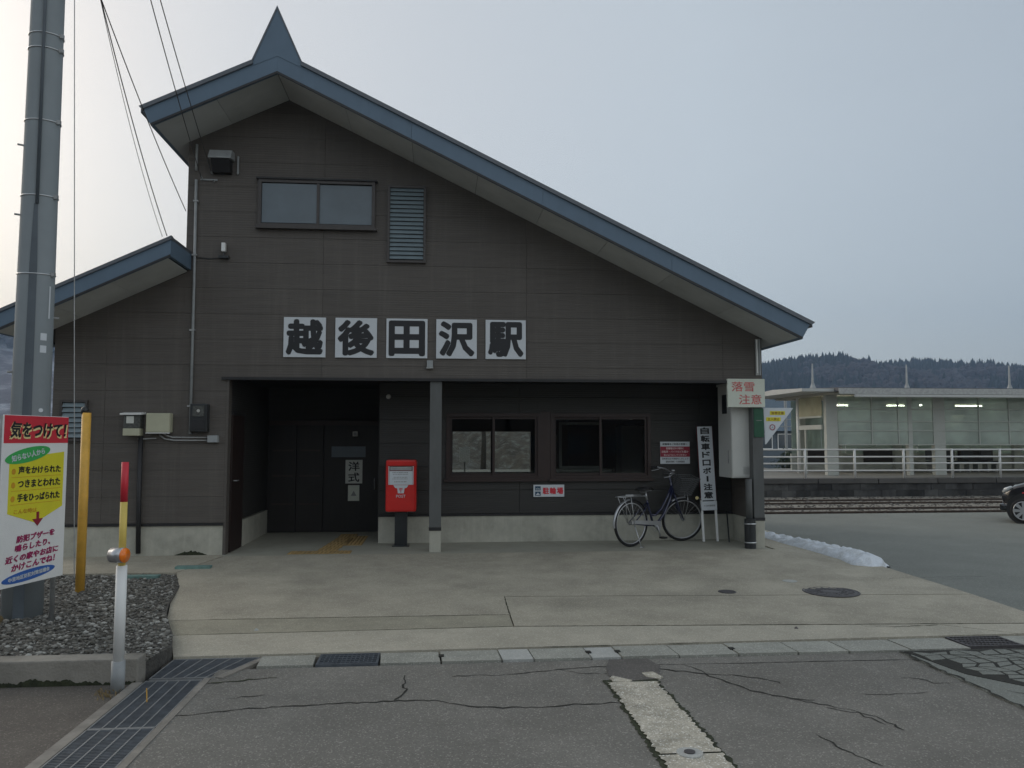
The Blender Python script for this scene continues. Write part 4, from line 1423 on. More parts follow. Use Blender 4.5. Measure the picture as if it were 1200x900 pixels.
t = board("parking_sign", "white sign with blue pictograms and red characters 駐輪場 below the windows", "sign", 1.797, 1.078, .715, .505, .195, m_plate)
t.rotation_euler = (0, R(0), 0)
for i_, ch in enumerate("駐輪場"):
    part("character", glyphs(ch, .108, .112, -.05 + .116 * i_, .098, -.001, .05), m_redp, t)
part("pictogram", B().box(-.225, -.135, -.003, 0, .105, .172), m_navyprint, t)
part("pictogram", B().box(-.225, -.135, -.003, 0, .018, .085), m_navyprint, t)
b = B()
b.ring((-.20, -.004, .125), 'y', .012, .003, 14, 5)
b.ring((-.16, -.004, .125), 'y', .012, .003, 14, 5)
b.tube([(-.20, -.005, .125), (-.185, -.005, .15), (-.16, -.005, .125)], .0025, 5)
b.prism_y([(-.215, .03), (-.18, .07), (-.145, .03), (-.16, .03), (-.18, .05), (-.20, .03)][:3], -.005, -.003)
part("pictogram_mark", b, m_plate, t)

t = board("parking_notice", "white notice with a wide crimson band of small text right of the windows", "notice", 3.905, 1.078, 1.243, .50, .365, m_plate)
part("band", B().box(-.248, .248, -.003, 0, .115, .285), m_crim, t)
b = B()
for (s_, w, z) in (("駐輪場をご利用の皆様へ", .42, .325),):
    g = glyphs(s_, w, .036, 0, z, -.001, .02)
    b.add(g.v, g.f)
for (s_, w, z) in (("自転車は必ず施錠をしましょう", .44, .085), ("越後田沢駅長・十日町警察署", .32, .035)):
    g = glyphs(s_, w, .032, 0, z, -.001, .02)
    b.add(g.v, g.f)
part("lettering", b, m_black, t)
b = B()
for (s_, w, z) in (("駐輪場以外の場所に", .30, .255), ("自転車・バイクなどを置か", .45, .20), ("ないようにしてください", .38, .145)):
    g = glyphs(s_, w, .037, 0, z, -.004, .02)
    b.add(g.v, g.f)
part("lettering", b, M("pink_white_print", (.75, .6, .6), .6), t)

# ------------------------------------------------------------------ post box
t = thing("post_box", (-.565, .72, 0), 0, "red post box on a dark stand against the porch wall", "post box")
bm_ = B().box(-.235, .235, -.16, .20, .535, 1.33, bev=.035)
part("body", bm_, m_red, t)
part("hood", B().box(-.225, .225, -.185, -.161, 1.24, 1.315, bev=.008), m_red, t)
part("slot_shadow", B().box(-.175, .175, -.166, -.161, 1.165, 1.232), m_dbox, t)
part("slot_flap", B().box(-.165, .165, -.178, -.167, 1.17, 1.225, bev=.003), m_dsteel, t)
part("label_plate", B().box(-.175, .175, -.168, -.161, .95, 1.16, bev=.002), m_plate, t)
part("side_trim", B().box(-.19, -.178, -.175, -.161, .95, 1.235), m_plate, t)
part("side_trim", B().box(.178, .19, -.175, -.161, .95, 1.235), m_plate, t)
b = B()
for z, w, h in ((1.13, .26, .012), (1.105, .24, .010), (1.06, .22, .010), (1.035, .26, .009), (.99, .2, .012)):
    for k in range(int(w / .024)):
        x = -w / 2 + k * .024
        b.box(x, x + random.uniform(.012, .02), -.1705, -.169, z, z + h)
part("small_print", b, m_grey, t)
b = B()
b.prism_y([(-.115, .945), (.115, .945), (.09, .905), (.055, .895), (.045, .82), (-.045, .82), (-.055, .895), (-.09, .905)], -.166, -.161)
part("mark_panel", b, m_plate, t)
b = glyphs("〒", .055, .07, 0, .865, -.167, .03)
part("postal_mark", b, m_redp, t)
part("lettering", glyphs("POST", .14, .045, 0, .775, -.161, .012, .003), m_plate, t)
part("stand", B().box(-.095, .095, -.05, .13, -.02, .54, bev=.006), m_dbox, t)
part("base_plate", B().box(-.13, .13, -.09, .17, -.01, .014), m_dbox, t)

# tactile paving tiles
tact = [(x, -.02) for x in (-1.95, -1.65, -1.35)] + [(x, .28) for x in (-1.65,)] + [(-1.5, .58 + k * .3) for k in range(6)]
for (x, y) in [(-2.0, .1), (-1.7, .1), (-1.4, .1)] + [(-1.62, .4), (-1.6, .7), (-1.58, 1.0), (-1.56, 1.3), (-1.54, 1.6), (-1.52, 1.9), (-1.52, 2.2)] + [(-1.32, .4 + .3 * k) for k in (2, 3, 4, 5)]:
    b = B().box(x - .146, x + .146, y - .146, y + .146, -.02, .006)
    for i in range(5):
        for j in range(5):
            cx, cy = x - .116 + i * .058, y - .116 + j * .058
            b.box(cx - .012, cx + .012, cy - .012, cy + .012, .006, .011)
    part("tactile_tile", b, m_ytile, porch)


# ------------------------------------------------------------------ bicycle
def bicycle(loc, rz, steer):
    t = thing("bicycle", loc, rz, "navy step-through city bicycle with front basket parked by the windows", "bicycle")
    RW = .328
    hub = Vector((0, 0, RW))

    def wheel(m, pname):
        w = part(pname, B().ring((0, 0, 0), 'y', RW - .02, .020, 48, 8).xf(m), m_tyre, t, True)
        part("rim", B().ring((0, 0, 0), 'y', RW - .044, .009, 48, 8, flat=1.2).xf(m), m_alloy, w, True)
        b = B()
        for k in range(28):
            a = 2 * PI * k / 28
            sx = .03 if k % 2 else -.03
            a2 = a + (.5 if k % 4 < 2 else -.5)
            b.tube([(.02 * math.cos(a2), sx, .02 * math.sin(a2)), ((RW - .055) * math.cos(a), 0, (RW - .055) * math.sin(a))], .0009, 4, False)
        part("spoke", b.xf(m), m_alloy, w)
        part("hub", B().tube([(0, -.05, 0), (0, -.035, 0), (0, .035, 0), (0, .05, 0)], [.012, .022, .022, .012], 12).xf(m), m_alloy, w, True)
        return w
    mr_ = Matrix.Translation(hub)
    # steering transform
    s0, s1 = Vector((.80, 0, .98)), Vector((.985, 0, .42))
    ax = (s0 - s1).normalized()
    ms = Matrix.Translation(s0) @ Matrix.Rotation(steer, 4, ax) @ Matrix.Translation(-s0)
    fh = Vector((1.06, 0, RW))
    mf = ms @ Matrix.Translation(fh)
    wheel(mr_, "rear_wheel")
    wheel(mf, "front_wheel")

    def fender(m, a0, a1):
        vs = []
        n = 26
        for i in range(n + 1):
            a = a0 + (a1 - a0) * i / n
            for dy, dr in ((-.022, -.010), (-.014, .003), (0, .007), (.014, .003), (.022, -.010)):
                rr = RW + .012 + dr
                vs.append(m @ Vector((rr * math.cos(a), dy, rr * math.sin(a))))
        fs = []
        for i in range(n):
            for k in range(4):
                fs.append((i * 5 + k, i * 5 + k + 1, (i + 1) * 5 + k + 1, (i + 1) * 5 + k))
        f = part("fender", B().add(vs, fs), m_alloy, t, True)
        return f
    fender(mr_, R(95), R(188))
    fender(mr_, R(30), R(94)).data.materials[0] = m_blackpl
    fender(mf, R(88), R(125))
    fender(mf, R(126), R(160)).data.materials[0] = m_navy
    # frame
    bb = (.45, 0, .27)
    b = B()
    b.tube([(.825, 0, .90), (.855, 0, .80), (.885, 0, .72)], .019, 10)
    b.tube([(.86, 0, .78), (.80, 0, .62), (.68, 0, .43), (.56, 0, .32), bb], .021, 10)
    b.tube([(.845, 0, .83), (.76, 0, .68), (.62, 0, .50), (.50, 0, .42), (.395, 0, .42)], .017, 10)
    b.tube([bb, (.395, 0, .43), (.335, 0, .60), (.325, 0, .64)], .017, 10)
    for sy in (-.05, .05):
        b.tube([(.45, sy * .5, .27), (.25, sy, .29), (0, sy * 1.1, RW)], .010, 6)
        b.tube([(.335, sy * .4, .60), (.2, sy, .48), (0, sy * 1.1, RW)], .008, 6)
    part("frame", b, m_navy, t, True)
    part("seat_post", B().tube([(.328, 0, .62), (.30, 0, .76)], .013, 8), m_alloy, t, True)
    # saddle
    vs, fs = [], []
    prof = [(-.13, .09, .0), (-.10, .105, .02), (-.02, .09, .026), (.05, .045, .02), (.12, .022, .016), (.15, .012, .0)]
    for (x, w, z) in prof:
        for k in range(8):
            a = PI * k / 7
            vs.append((.30 + x, w * math.cos(a), .80 + z + .03 * math.sin(a) - .02))
    for i in range(len(prof) - 1):
        for k in range(7):
            fs.append((i * 8 + k, i * 8 + k + 1, (i + 1) * 8 + k + 1, (i + 1) * 8 + k))
        fs.append((i * 8 + 7, i * 8, (i + 1) * 8, (i + 1) * 8 + 7))
    fs.append(tuple(range(7, -1, -1)))
    fs.append(tuple((len(prof) - 1) * 8 + k for k in range(8)))
    sd_ = part("saddle", B().add(vs, fs), m_blackpl, t, True)
    b = B()
    for sy in (-.03, .03):
        b.ring((.24, sy, .755), 'z', .018, .0035, 14, 5)
        b.tube([(.20, sy, .77), (.40, sy * .6, .775)], .003, 5)
    part("saddle_spring", b, m_alloy, sd_)
    # drivetrain
    part("chainring", B().ring((.45, -.045, .27), 'y', .075, .005, 36, 6).disc((.45, -.045, .27), 'y', .03, .01), m_alloy, t, True)
    b = B()
    b.prism_y([(-.05, .36), (.02, .375), (.40, .345), (.53, .335), (.545, .27), (.52, .21), (.47, .20), (.40, .285), (.02, .325), (-.05, .325)], -.072, -.060)
    part("chain_guard", b, m_alloy, t)
    b = B().tube([(.45, -.05, .27), (.45, -.085, .27), (.50, -.09, .11)], .010, 8)
    c1 = part("crank", b, m_alloy, t, True)
    part("pedal", B().box(.46, .54, -.19, -.10, .095, .12, bev=.004), m_blackpl, c1)
    b = B().tube([(.45, .05, .27), (.45, .085, .27), (.40, .09, .43)], .010, 8)
    c1 = part("crank", b, m_alloy, t, True)
    part("pedal", B().box(.36, .44, .10, .19, .415, .44, bev=.004), m_blackpl, c1)
    # rack
    b = B()
    for sy in (-.055, .055):
        b.tube([(.26, sy, .70), (.0, sy, .715), (-.25, sy, .705)], .006, 6)
        b.tube([(-.05, sy, .71), (0, sy * 1.3, RW)], .005, 6)
        b.tube([(-.20, sy, .705), (0, sy * 1.3, RW)], .004, 6)
    for x in (-.25, -.12, 0, .12, .24):
        b.tube([(x, -.055, .708), (x, .055, .708)], .005, 6)
    b.tube([(-.1, 0, .725), (.2, 0, .72)], .012, 6)
    part("rear_rack", b, m_alloy, t, True)
    # fork, stem, bars
    b = B()
    b.tube([(.80, 0, .98), (.885, 0, .72)], .014, 8)
    for sy in (-.045, .045):
        b.tube([(.885, 0, .72), (.895, sy, .69), (.98, sy * 1.1, .48), (1.06, sy * 1.15, RW)], [.014, .013, .011, .008], 8)
    part("fork", b.xf(ms), m_navy, t, True)
    b = B()
    b.tube([(.825, 0, .90), (.80, 0, 1.0), (.83, 0, 1.03)], .012, 8)
    hb = [(.62, -.26, 1.05), (.70, -.27, 1.06), (.80, -.20, 1.05), (.83, -.05, 1.03), (.83, .05, 1.03), (.80, .20, 1.05), (.70, .27, 1.06), (.62, .26, 1.05)]
    b.tube(hb, .011, 8)
    hbo = part("handlebar", b.xf(ms), m_alloy, t, True)
    for sy in (-1, 1):
        part("grip", B().tube([(.60, sy * .26, 1.048), (.70, sy * .27, 1.06)], .016, 8).xf(ms), m_blackpl, hbo, True)
        part("brake_lever", B().tube([(.76, sy * .24, 1.05), (.70, sy * .275, 1.015), (.62, sy * .27, 1.0)], .006, 6).xf(ms), m_alloy, hbo, True)
    part("bell", B().ring((.80, -.14, 1.085), 'z', .012, .014, 14, 8).xf(ms), m_alloy, hbo, True)
    # basket
    b = B()
    def rect(u, z):
        hw, x0_, x1_ = .12 + .045 * u, .93 - .01 * u, 1.12 + .10 * u
        return [Vector((x0_, -hw, z)), Vector((x1_, -hw, z)), Vector((x1_, hw, z)), Vector((x0_, hw, z))]
    lv = 9
    for k in range(lv + 1):
        u = k / lv
        q = rect(u, .72 + .25 * u)
        for i in range(4):
            b.tube([q[i], q[(i + 1) % 4]], .006 if k in (0, lv) else .0032, 4, False)
    lo, hi = rect(0, .72), rect(1, .97)
    for i in range(4):
        for k in range(11):
            tt = k / 10
            b.tube([lo[i].lerp(lo[(i + 1) % 4], tt), hi[i].lerp(hi[(i + 1) % 4], tt)], .0022, 4, False)
    for k in range(9):
        tt = k / 8
        b.tube([lo[0].lerp(lo[1], tt), lo[3].lerp(lo[2], tt)], .0022, 4, False)
    part("basket", b.xf(ms), M("basket_wire", (.10, .105, .11), .5, .1), t)
    part("basket_stay", B().tube([(1.06, -.055, RW), (1.10, -.06, .60), (1.08, -.06, .72)], .005, 6).tube([(1.06, .055, RW), (1.10, .06, .60), (1.08, .06, .72)], .005, 6).xf(ms), m_alloy, t, True)
    hl = part("headlight", B().tube([(1.02, .09, .60), (1.08, .09, .60), (1.10, .09, .60)], [.018, .028, .030], 12).xf(ms), m_alloy, t, True)
    part("reflector", B().disc((.20, 0, RW), 'y', .025, .01, 12).xf(mf), m_cream, t)
    part("kickstand", B().tube([(0, -.06, RW), (.02, -.12, .15), (.03, -.17, .008)], .008, 6).tube([(.0, -.17, .008), (.08, -.17, .008)], .008, 6), m_alloy, t, True)
    part("cable", B().tube([(.80, .03, 1.03), (.92, .02, 1.06), (.95, 0, .95), (.88, 0, .85)], .003, 5).tube([(.80, -.03, 1.03), (.90, -.02, 1.09), (.93, 0, .98), (.87, 0, .83)], .003, 5).xf(ms), m_blackpl, t)
    return t


bk = bicycle((2.96, .30, .0), R(31), R(-28))
bk.scale = (1.085, 1.085, 1.085)

# ------------------------------------------------------------------ snow ridge
def snow_ridge(pts, w, h, name, label, seed):
    rg = random.Random(seed)
    vs, fs = [], []
    dense = []
    for i in range(len(pts) - 1):
        a, c_ = Vector(pts[i]), Vector(pts[i + 1])
        n = max(3, int((c_ - a).length / .04))
        for k in range(n):
            dense.append(a.lerp(c_, k / n))
    dense.append(Vector(pts[-1]))
    n = len(dense)
    K = 19
    from mathutils import noise
    for i, p in enumerate(dense):
        d = (dense[min(i + 1, n - 1)] - dense[max(i - 1, 0)]).normalized()
        s_ = Vector((-d.y, d.x))
        endf = min(1, i / 3, (n - 1 - i) / 4)
        ww = w * (.85 + .22 * noise.noise((p.x * 1.3, p.y * 1.3, seed))) * (.45 + .55 * endf)
        for k in range(K):
            u = k / (K - 1) * 2 - 1
            prof = max(0, 1 - abs(u) ** 2.6) ** .7
            nn = noise.noise((p.x * 2.0 + u * 1.2, p.y * 2.0, seed + 3)) * .26 + noise.noise((p.x * 9 + u * 3, p.y * 9, seed)) * .22 + noise.noise((p.x * 25 + u * 7, p.y * 25, seed)) * .10
            hh = h * prof * (.8 + .9 * nn) * (.2 + .8 * endf)
            q = p + s_ * (ww * u * .5 + .03 * nn)
            vs.append((q.x, q.y, -.13 + max(0, hh)))
    for i in range(n - 1):
        for k in range(K - 1):
            fs.append((i * K + k, i * K + k + 1, (i + 1) * K + k + 1, (i + 1) * K + k))
    return tag(part(name, B().add(vs, fs), m_snow, None, True), label, "snow")


snow_ridge([(5.42, 2.6), (5.55, 1.6), (5.78, .5), (5.88, -.3), (5.92, -.9), (5.82, -1.5)], .64, .235, "snow_ridge", "long low ridge of old snow along the apron edge under the eave", 4)
snow_ridge([(5.95, -.55), (6.12, -.95), (6.2, -1.2)], .30, .13, "snow_lump", "short snow lump beside the near end of the snow ridge", 9)

# ------------------------------------------------------------------ left foreground furniture
PX, PY = -3.97, -3.64
up = thing("utility_pole", (PX, PY, -.06), 0, "large concrete utility pole at the left behind the yellow-red warning sign", "utility pole")
part("shaft", B().tube([(0, 0, -.1), (0, 0, 3), (0, 0, 6), (0, 0, 9), (0, 0, 11.5)], [.178, .165, .150, .138, .128], 40), m_pole, up, True)
# cable guard up the front: faces camera
ang = math.atan2(-11.8 - PY, 0 - PX)
def onpole(a, r, z): return (r * math.cos(a), r * math.sin(a), z)
g_ = B()
vs = []
zz = [0.0, 1.2, 2.4, 3.4, 4.0]
wid = [.26, .24, .22, .20, .10]
for z, wd in zip(zz, wid):
    rr = .178 - .0046 * z + .006
    for k in range(7):
        a = ang - .18 - wd + 2 * wd * k / 6
        vs.append(onpole(a, rr, z))
fs = []
for i in range(len(zz) - 1):
    for k in range(6):
        fs.append((i * 7 + k, i * 7 + k + 1, (i + 1) * 7 + k + 1, (i + 1) * 7 + k))
part("cable_guard", B().add(vs, fs), m_poleguard, up, True)
part("cable", B().tube([onpole(ang - .12, .175, 4.0), onpole(ang - .16, .166, 6), onpole(ang - .2, .15, 10)], .016, 8), m_poleguard, up, True)
for z in (3.32, 4.10, 4.86, 5.6, 5.75):
    rr = .178 - .0046 * z + .004
    m_ = Matrix.Rotation(R(4), 4, 'X')
    part("band", B().ring((0, 0, 0), 'z', rr, .006, 40, 6).xf(Matrix.Translation((0, 0, z)) @ m_), m_steel, up, True)
    a = ang + .9
    part("buckle", B().box(-.02, .02, -.015, .015, -.02, .02).xf(Matrix.Translation(onpole(a, rr + .012, z))), m_dsteel, up)
for (z, sg) in ((1.5, -1), (2.35, -1), (3.9, -1), (4.6, -1), (2.9, 1)):
    a = ang + sg * 1.45
    part("step_bolt", B().tube([onpole(a, .14, z), onpole(a, .21, z)], .010, 6), m_dsteel, up)
for (z, w_) in ((2.66, .05), (2.54, .05)):
    rr = .178 - .0046 * z + .004
    vs = [onpole(ang + .45 + da, rr, z + dz) for dz in (0, .07) for da in (-.12, 0, .12, .24)]
    tg = part("number_tag", B().add(vs, [(0, 1, 5, 4), (1, 2, 6, 5), (2, 3, 7, 6)]), m_plate, up)
vs = [onpole(ang + .75 + da, .178 - .0046 * 3.0 + .004, 2.88 + dz) for dz in (0, .32) for da in (0, .1)]
part("number_tag", B().add(vs, [(0, 1, 3, 2)]), m_plate, up)
part("tag_dot", B().disc((0, 0, 0), 'y', .02, .006, 12).xf(Matrix.Translation(onpole(ang + .5, .176, 1.98)) @ Matrix.Rotation(ang + PI / 2, 4, 'Z')), m_plate, up)
part("cross_arm", B().box(-.9, .75, -.05, .05, 9.4, 9.5), m_dsteel, up)
part("cable_arm", B().box(.1, .52, -.03, .03, 6.20, 6.26), m_dsteel, up)

# warning sign: faces +x-ish towards the road; local -y = face
sl, sr = Vector((-3.685, -4.66)), Vector((-3.495, -3.90))
wd_ = (sr - sl).length
rz_ = math.atan2((sr - sl).y, (sr - sl).x)
ws = thing("crime_warning_sign", ((sl.x + sr.x) / 2, (sl.y + sr.y) / 2, -.06), rz_, "white warning sign board with red header, yellow panel and blue ellipse at far left", "sign")
HB, HT = .43, 1.91
part("panel", B().box(-wd_ / 2, wd_ / 2, 0, .015, HB, HT, bev=.003), m_white, ws)
part("back_frame", frame_rect(B(), -wd_ / 2 + .01, wd_ / 2 - .01, HB + .01, HT - .01, .03, .016, .045), m_dsteel, ws)
for sx in (-wd_ / 2 + .05, wd_ / 2 - .05):
    part("leg", B().tube([(sx, .06, -.02), (sx, .06, HT - .1)], .022, 10), m_dsteel, ws, True)
W_, H_ = wd_, HT - HB
def sx_(u): return (u - .5) * W_
def sz_(v): return HT - v * H_
part("header", B().box(sx_(.0) + .004, sx_(1) - .004, -.002, 0, sz_(.165), HT - .004), m_redp, ws)
g = glyphs("気をつけて！", W_ * .90, H_ * .105, sx_(.52) + .006, sz_(.088) - .008, -.003, .075, shear=.1)
part("lettering_outline", g, m_cream, ws)
g = glyphs("気をつけて！", W_ * .86, H_ * .098, sx_(.52), sz_(.085), -.006, .035, shear=.1)
part("lettering", g, m_black, ws)
part("yellow_panel", B().prism_y([(sx_(.10), sz_(.26)), (sx_(.94), sz_(.22)), (sx_(.94), sz_(.56)), (sx_(.52), sz_(.645)), (sx_(.10), sz_(.575))], -.002, -.0), m_yellow, ws)
part("green_ellipse", ellipse(sx_(.37), sz_(.235), W_ * .34, H_ * .043, -.004, -.0021, R(10)), m_green, ws)
part("lettering", glyphs("知らない人から", W_ * .50, H_ * .04, sx_(.37), sz_(.235), -.005, .03, rot=R(10)), m_plate, ws)
b = B()
for s_, v in (("声をかけられた", .325), ("つきまとわれた", .405), ("手をひっぱられた", .487)):
    g = glyphs(s_, W_ * .66, H_ * .048, sx_(.56), sz_(v), -.003, .04)
    b.add(g.v, g.f)
part("lettering", b, m_black, ws)
b = B()
for v in (.345, .425, .505):
    b.add(ellipse(sx_(.165), sz_(v) + .02, .022, .026, -.004, -.002, 0, 14).v, ellipse(sx_(.165), sz_(v) + .02, .022, .026, -.004, -.002, 0, 14).f)
    b.box(sx_(.14), sx_(.9), -.0035, -.002, sz_(v) - .032, sz_(v) - .028)
g = glyphs("こんな時は", W_ * .34, H_ * .028, sx_(.36), sz_(.567), -.003, .03)
b.add(g.v, g.f)
part("orange_print", b, M("orange_print", (.62, .33, .02), .5), ws)
b = B()
b.prism_y([(sx_(.53), sz_(.58)), (sx_(.57), sz_(.58)), (sx_(.57), sz_(.625)), (sx_(.53), sz_(.625))], -.005, -.002)
b.prism_y([(sx_(.47), sz_(.622)), (sx_(.63), sz_(.622)), (sx_(.55), sz_(.665))], -.0055, -.0021)
part("arrow", b, m_crim, ws)
b = B()
for s_, w, u, v in (("防犯ブザーを", .58, .54, .722), ("鳴らしたり、", .54, .50, .775), ("近くの家やお店に", .80, .50, .832), ("かけこんでね！", .66, .52, .884)):
    g = glyphs(s_, W_ * w, H_ * .043, sx_(u), sz_(v), -.003, .05, rot=R(3), shear=.2)
    b.add(g.v, g.f)
part("lettering", b, M('purple_red_print', (.33, .012, .10), .5), ws)
part("blue_ellipse", ellipse(sx_(.46), sz_(.948), W_ * .40, H_ * .032, -.003, 0, R(4)), m_blue, ws)
part("lettering", glyphs("中里地区防犯対策協議会", W_ * .62, H_ * .026, sx_(.46), sz_(.948), -.004, .03, rot=R(4)), m_plate, ws)

t = thing("yellow_post", (-3.96, -2.42, -.06), 0, "tall ochre yellow steel post with black cap behind the warning sign", "post")
part("shaft", B().tube([(0, 0, 0), (0, 0, 2.0)], .048, 20), m_ypaint, t, True)
part("cap", B().tube([(-.02, 0, 1.99), (-.02, 0, 2.05), (-.01, 0, 2.075)], [.042, .038, .01], 14), m_dbox, t, True)

t = thing("delineator_post", (-2.29, -5.70, ZR - .02), 0, "thin snow pole striped white, yellow and red with orange reflector", "marker post")
part("sleeve", B().tube([(0, 0, 0), (0, 0, .22)], .047, 20), m_pipe, t, True)
part("white_section", B().tube([(0, 0, .22), (0, 0, .90)], .038, 20), m_white, t, True)
part("yellow_section", B().tube([(0, 0, .9005), (0, 0, 1.36)], .025, 16), M("straw_yellow_tape", (.66, .50, .12), .5), t, True)
part("red_section", B().tube([(0, 0, 1.361), (0, 0, 1.65)], .025, 16), m_redp, t, True)
rf = part("reflector_holder", B().tube([(-.062, -.02, .98), (.03, -.05, .98)], .054, 20), m_plate, t, True)
rf.data.materials[0] = m_alloy
part("reflector", B().tube([(.0315, -.051, .98), (.045, -.055, .98)], .052, 20), m_orange, t, True)
# tiny sprout
tag(part("twig", B().tube([(-1.98, -6.0, ZR - .02), (-1.985, -6.0, ZR + .09)], .004, 5), m_ypaint), "tiny pale twig standing at the drain edge below the marker post", "twig")

# ------------------------------------------------------------------ wires
def wire(a, c_, sag, r_, label, n=20):
    a, c_ = Vector(a), Vector(c_)
    pts = []
    for i in range(n + 1):
        u = i / n
        p = a.lerp(c_, u)
        p.z -= sag * 4 * u * (1 - u)
        pts.append(p)
    return tag(part("overhead_wire", B().tube(pts, r_, 5), m_wire), label, "wire", "wires running to the gable wall")


far1 = Vector((-3.46, -4.0, 5.82))
wire((-3.46, -3.65, 6.14), (-3.70, .0, 4.98), .06, .006, "right-hand wire of the three fanning from the pole to the wall edge")
wire((-3.46, -3.65, 6.14), (-3.66, -.88, 4.38), .10, .006, "middle wire of the three fanning from the pole to the low roof")
wire((-3.46, -3.65, 6.12), (-3.72, -.88, 4.37), .14, .0035, "thin faint left wire of the three fanning from the pole")
wire((-2.9, -4.2, 6.6), (-3.33, -.09, 5.55), .05, .006, "right wire of the close pair dropping past the roof eave")
wire((-2.98, -4.2, 6.6), (-3.47, -.09, 5.46), .06, .006, "left wire of the close pair dropping past the roof eave")
gwire = B().tube([(-4.42, -1.5, -.06), (-4.69, -1.5, 7.27), (-4.83, -1.5, 11)], .006, 6)
tag(part("stay_wire", gwire, m_dsteel), "thin vertical wire standing right of the utility pole", "wire")

# ------------------------------------------------------------------ railway behind
struct("track_bed", B().box(-60, 70, 6.62, 12.45, -.6, -.155), m_ballast)
def bfn(rg):
    return rg.uniform(5, 24), rg.uniform(6.5, 12.4), -.155
o = scatter_stones(5000, bfn, stone_mat("ballast_stones", (.05, .044, .038, 1), (.2, .19, .175, 1)), "ballast", "brown grey ballast between the rails", .02, .05, 8)
for (y, lab) in ((6.98, "nearest rusty rail of the track by the yard"), (8.05, "second rusty rail of the near track"), (9.7, "third rusty rail, nearer rail of the platform track"), (10.77, "rusty rail closest to the platform wall")):
    b = B().prism_x([(y - .06, -.25), (y + .06, -.25), (y + .06, -.235), (y + .015, -.22), (y + .015, -.15), (y + .034, -.14), (y + .034, -.105), (y - .034, -.105), (y - .034, -.14), (y - .015, -.15), (y - .015, -.22), (y - .06, -.235)], -55, 65)
    tag(part("rail", b, m_rail), lab, "rail")
plat = struct("station_platform", B().box(-55, 65, 12.62, 22.0, -.6, .40), m_plattop)
part("platform_core", B().box(-55, 65, 12.56, 12.619, -.6, .22), m_core, plat)
cop = B().box(0, 1.97, 0, .5, 0, .16, bev=.012)
cme = None
for k in range(32):
    x = -18 + k * 2.0
    if x > 42:
        break
    if cme is None:
        o = part("coping_slab", cop, m_platcap, plat)
        cme = o.data
    else:
        o = link(bpy.data.objects.new("coping_slab", cme), plat)
    o.location = (x, 12.46, .262)
# stone wall of the platform: blocks
blocks = []
for k in range(4):
    blocks.append(B().box(0, .471, 0, .06, 0, .202, bev=.004))
bmesh_cache = [None] * 4
cnt = 0
for r_ in range(3):
    x = 9.6 - (r_ % 2) * .24
    while x < 25:
        k = random.randint(0, 3)
        if bmesh_cache[k] is None:
            o = part("wall_stone", blocks[k], m_platface, plat)
            bmesh_cache[k] = o.data
        else:
            o = link(bpy.data.objects.new("wall_stone", bmesh_cache[k]), plat)
        o.location = (x, 12.50 + random.uniform(-.012, .012), -.36 + r_ * .205)
        x += .475
        cnt += 1
part("platform_wall", B().box(-55, 9.3, 12.50, 12.56, -.6, .25), m_platface, plat)

# railing
rl = thing("platform_railing", (0, 12.66, .40), 0, "long white tubular railing along the near platform edge", "railing")
for z in (.26, .49, .70, .93):
    part("rail_bar", B().tube([(9.2, 0, z), (34, 0, z)], .026, 8), m_railing, rl, True)
pm = None
for k in range(15):
    x = 11.63 - 1.645 + k * 1.655
    if x > 33:
        break
    if pm is None:
        o = part("railing_post", B().tube([(0, 0, 0), (0, 0, .96)], .038, 10), m_railing, rl, True)
        pm = o.data
    else:
        o = link(bpy.data.objects.new("railing_post", pm), rl)
    o.location = (x + .02, 0, 0)

# shelter
sh = thing("platform_shelter", (0, 0, .40), 0, "long glazed station shelter with flat roof on the platform", "shelter")
SZ = -.40  # world z -> local
SX0, SX1 = 12.45, 33.0
part("roof", B().prism_x([(13.9, 3.30 + SZ), (13.9, 3.42 + SZ), (16.6, 3.55 + SZ), (19.6, 3.42 + SZ), (19.6, 3.30 + SZ)], 13.5, 33.4), m_sheltroof, sh)
part("roof", B().prism_x([(14.2, 3.30 + SZ), (14.2, 3.40 + SZ), (16.6, 3.50 + SZ), (19.2, 3.40 + SZ), (19.2, 3.30 + SZ)], 12.35, 13.495), m_sheltband, sh)
part("fascia_band", B().box(13.5, 33.4, 13.86, 13.899, 3.20 + SZ, 3.40 + SZ), m_dsteel, sh)
part("gutter", B().box(14.0, 33.4, 13.74, 13.855, 3.09 + SZ, 3.18 + SZ, bev=.02), m_sheltband, sh)
part("ceiling", B().box(13.5, 33, 14.3, 19.0, 3.22 + SZ, 3.299 + SZ), m_sheltceil, sh)
cols = [(13.80, 15.0, .42), (15.9, 18.6, .30), (16.70, 15.0, .16), (17.80, 15.0, .42), (20.2, 18.6, .35), (21.8, 15.0, .42), (23.5, 18.6, .3), (25.8, 15.0, .42), (29.8, 15.0, .42), (14.4, 18.6, .3), (18.4, 18.6, .3)]
for (x, y, w) in cols:
    part("column", B().box(x - w / 2, x + w / 2, y, y + .2, 0, 3.22 + SZ, bev=.01), m_shelt, sh)
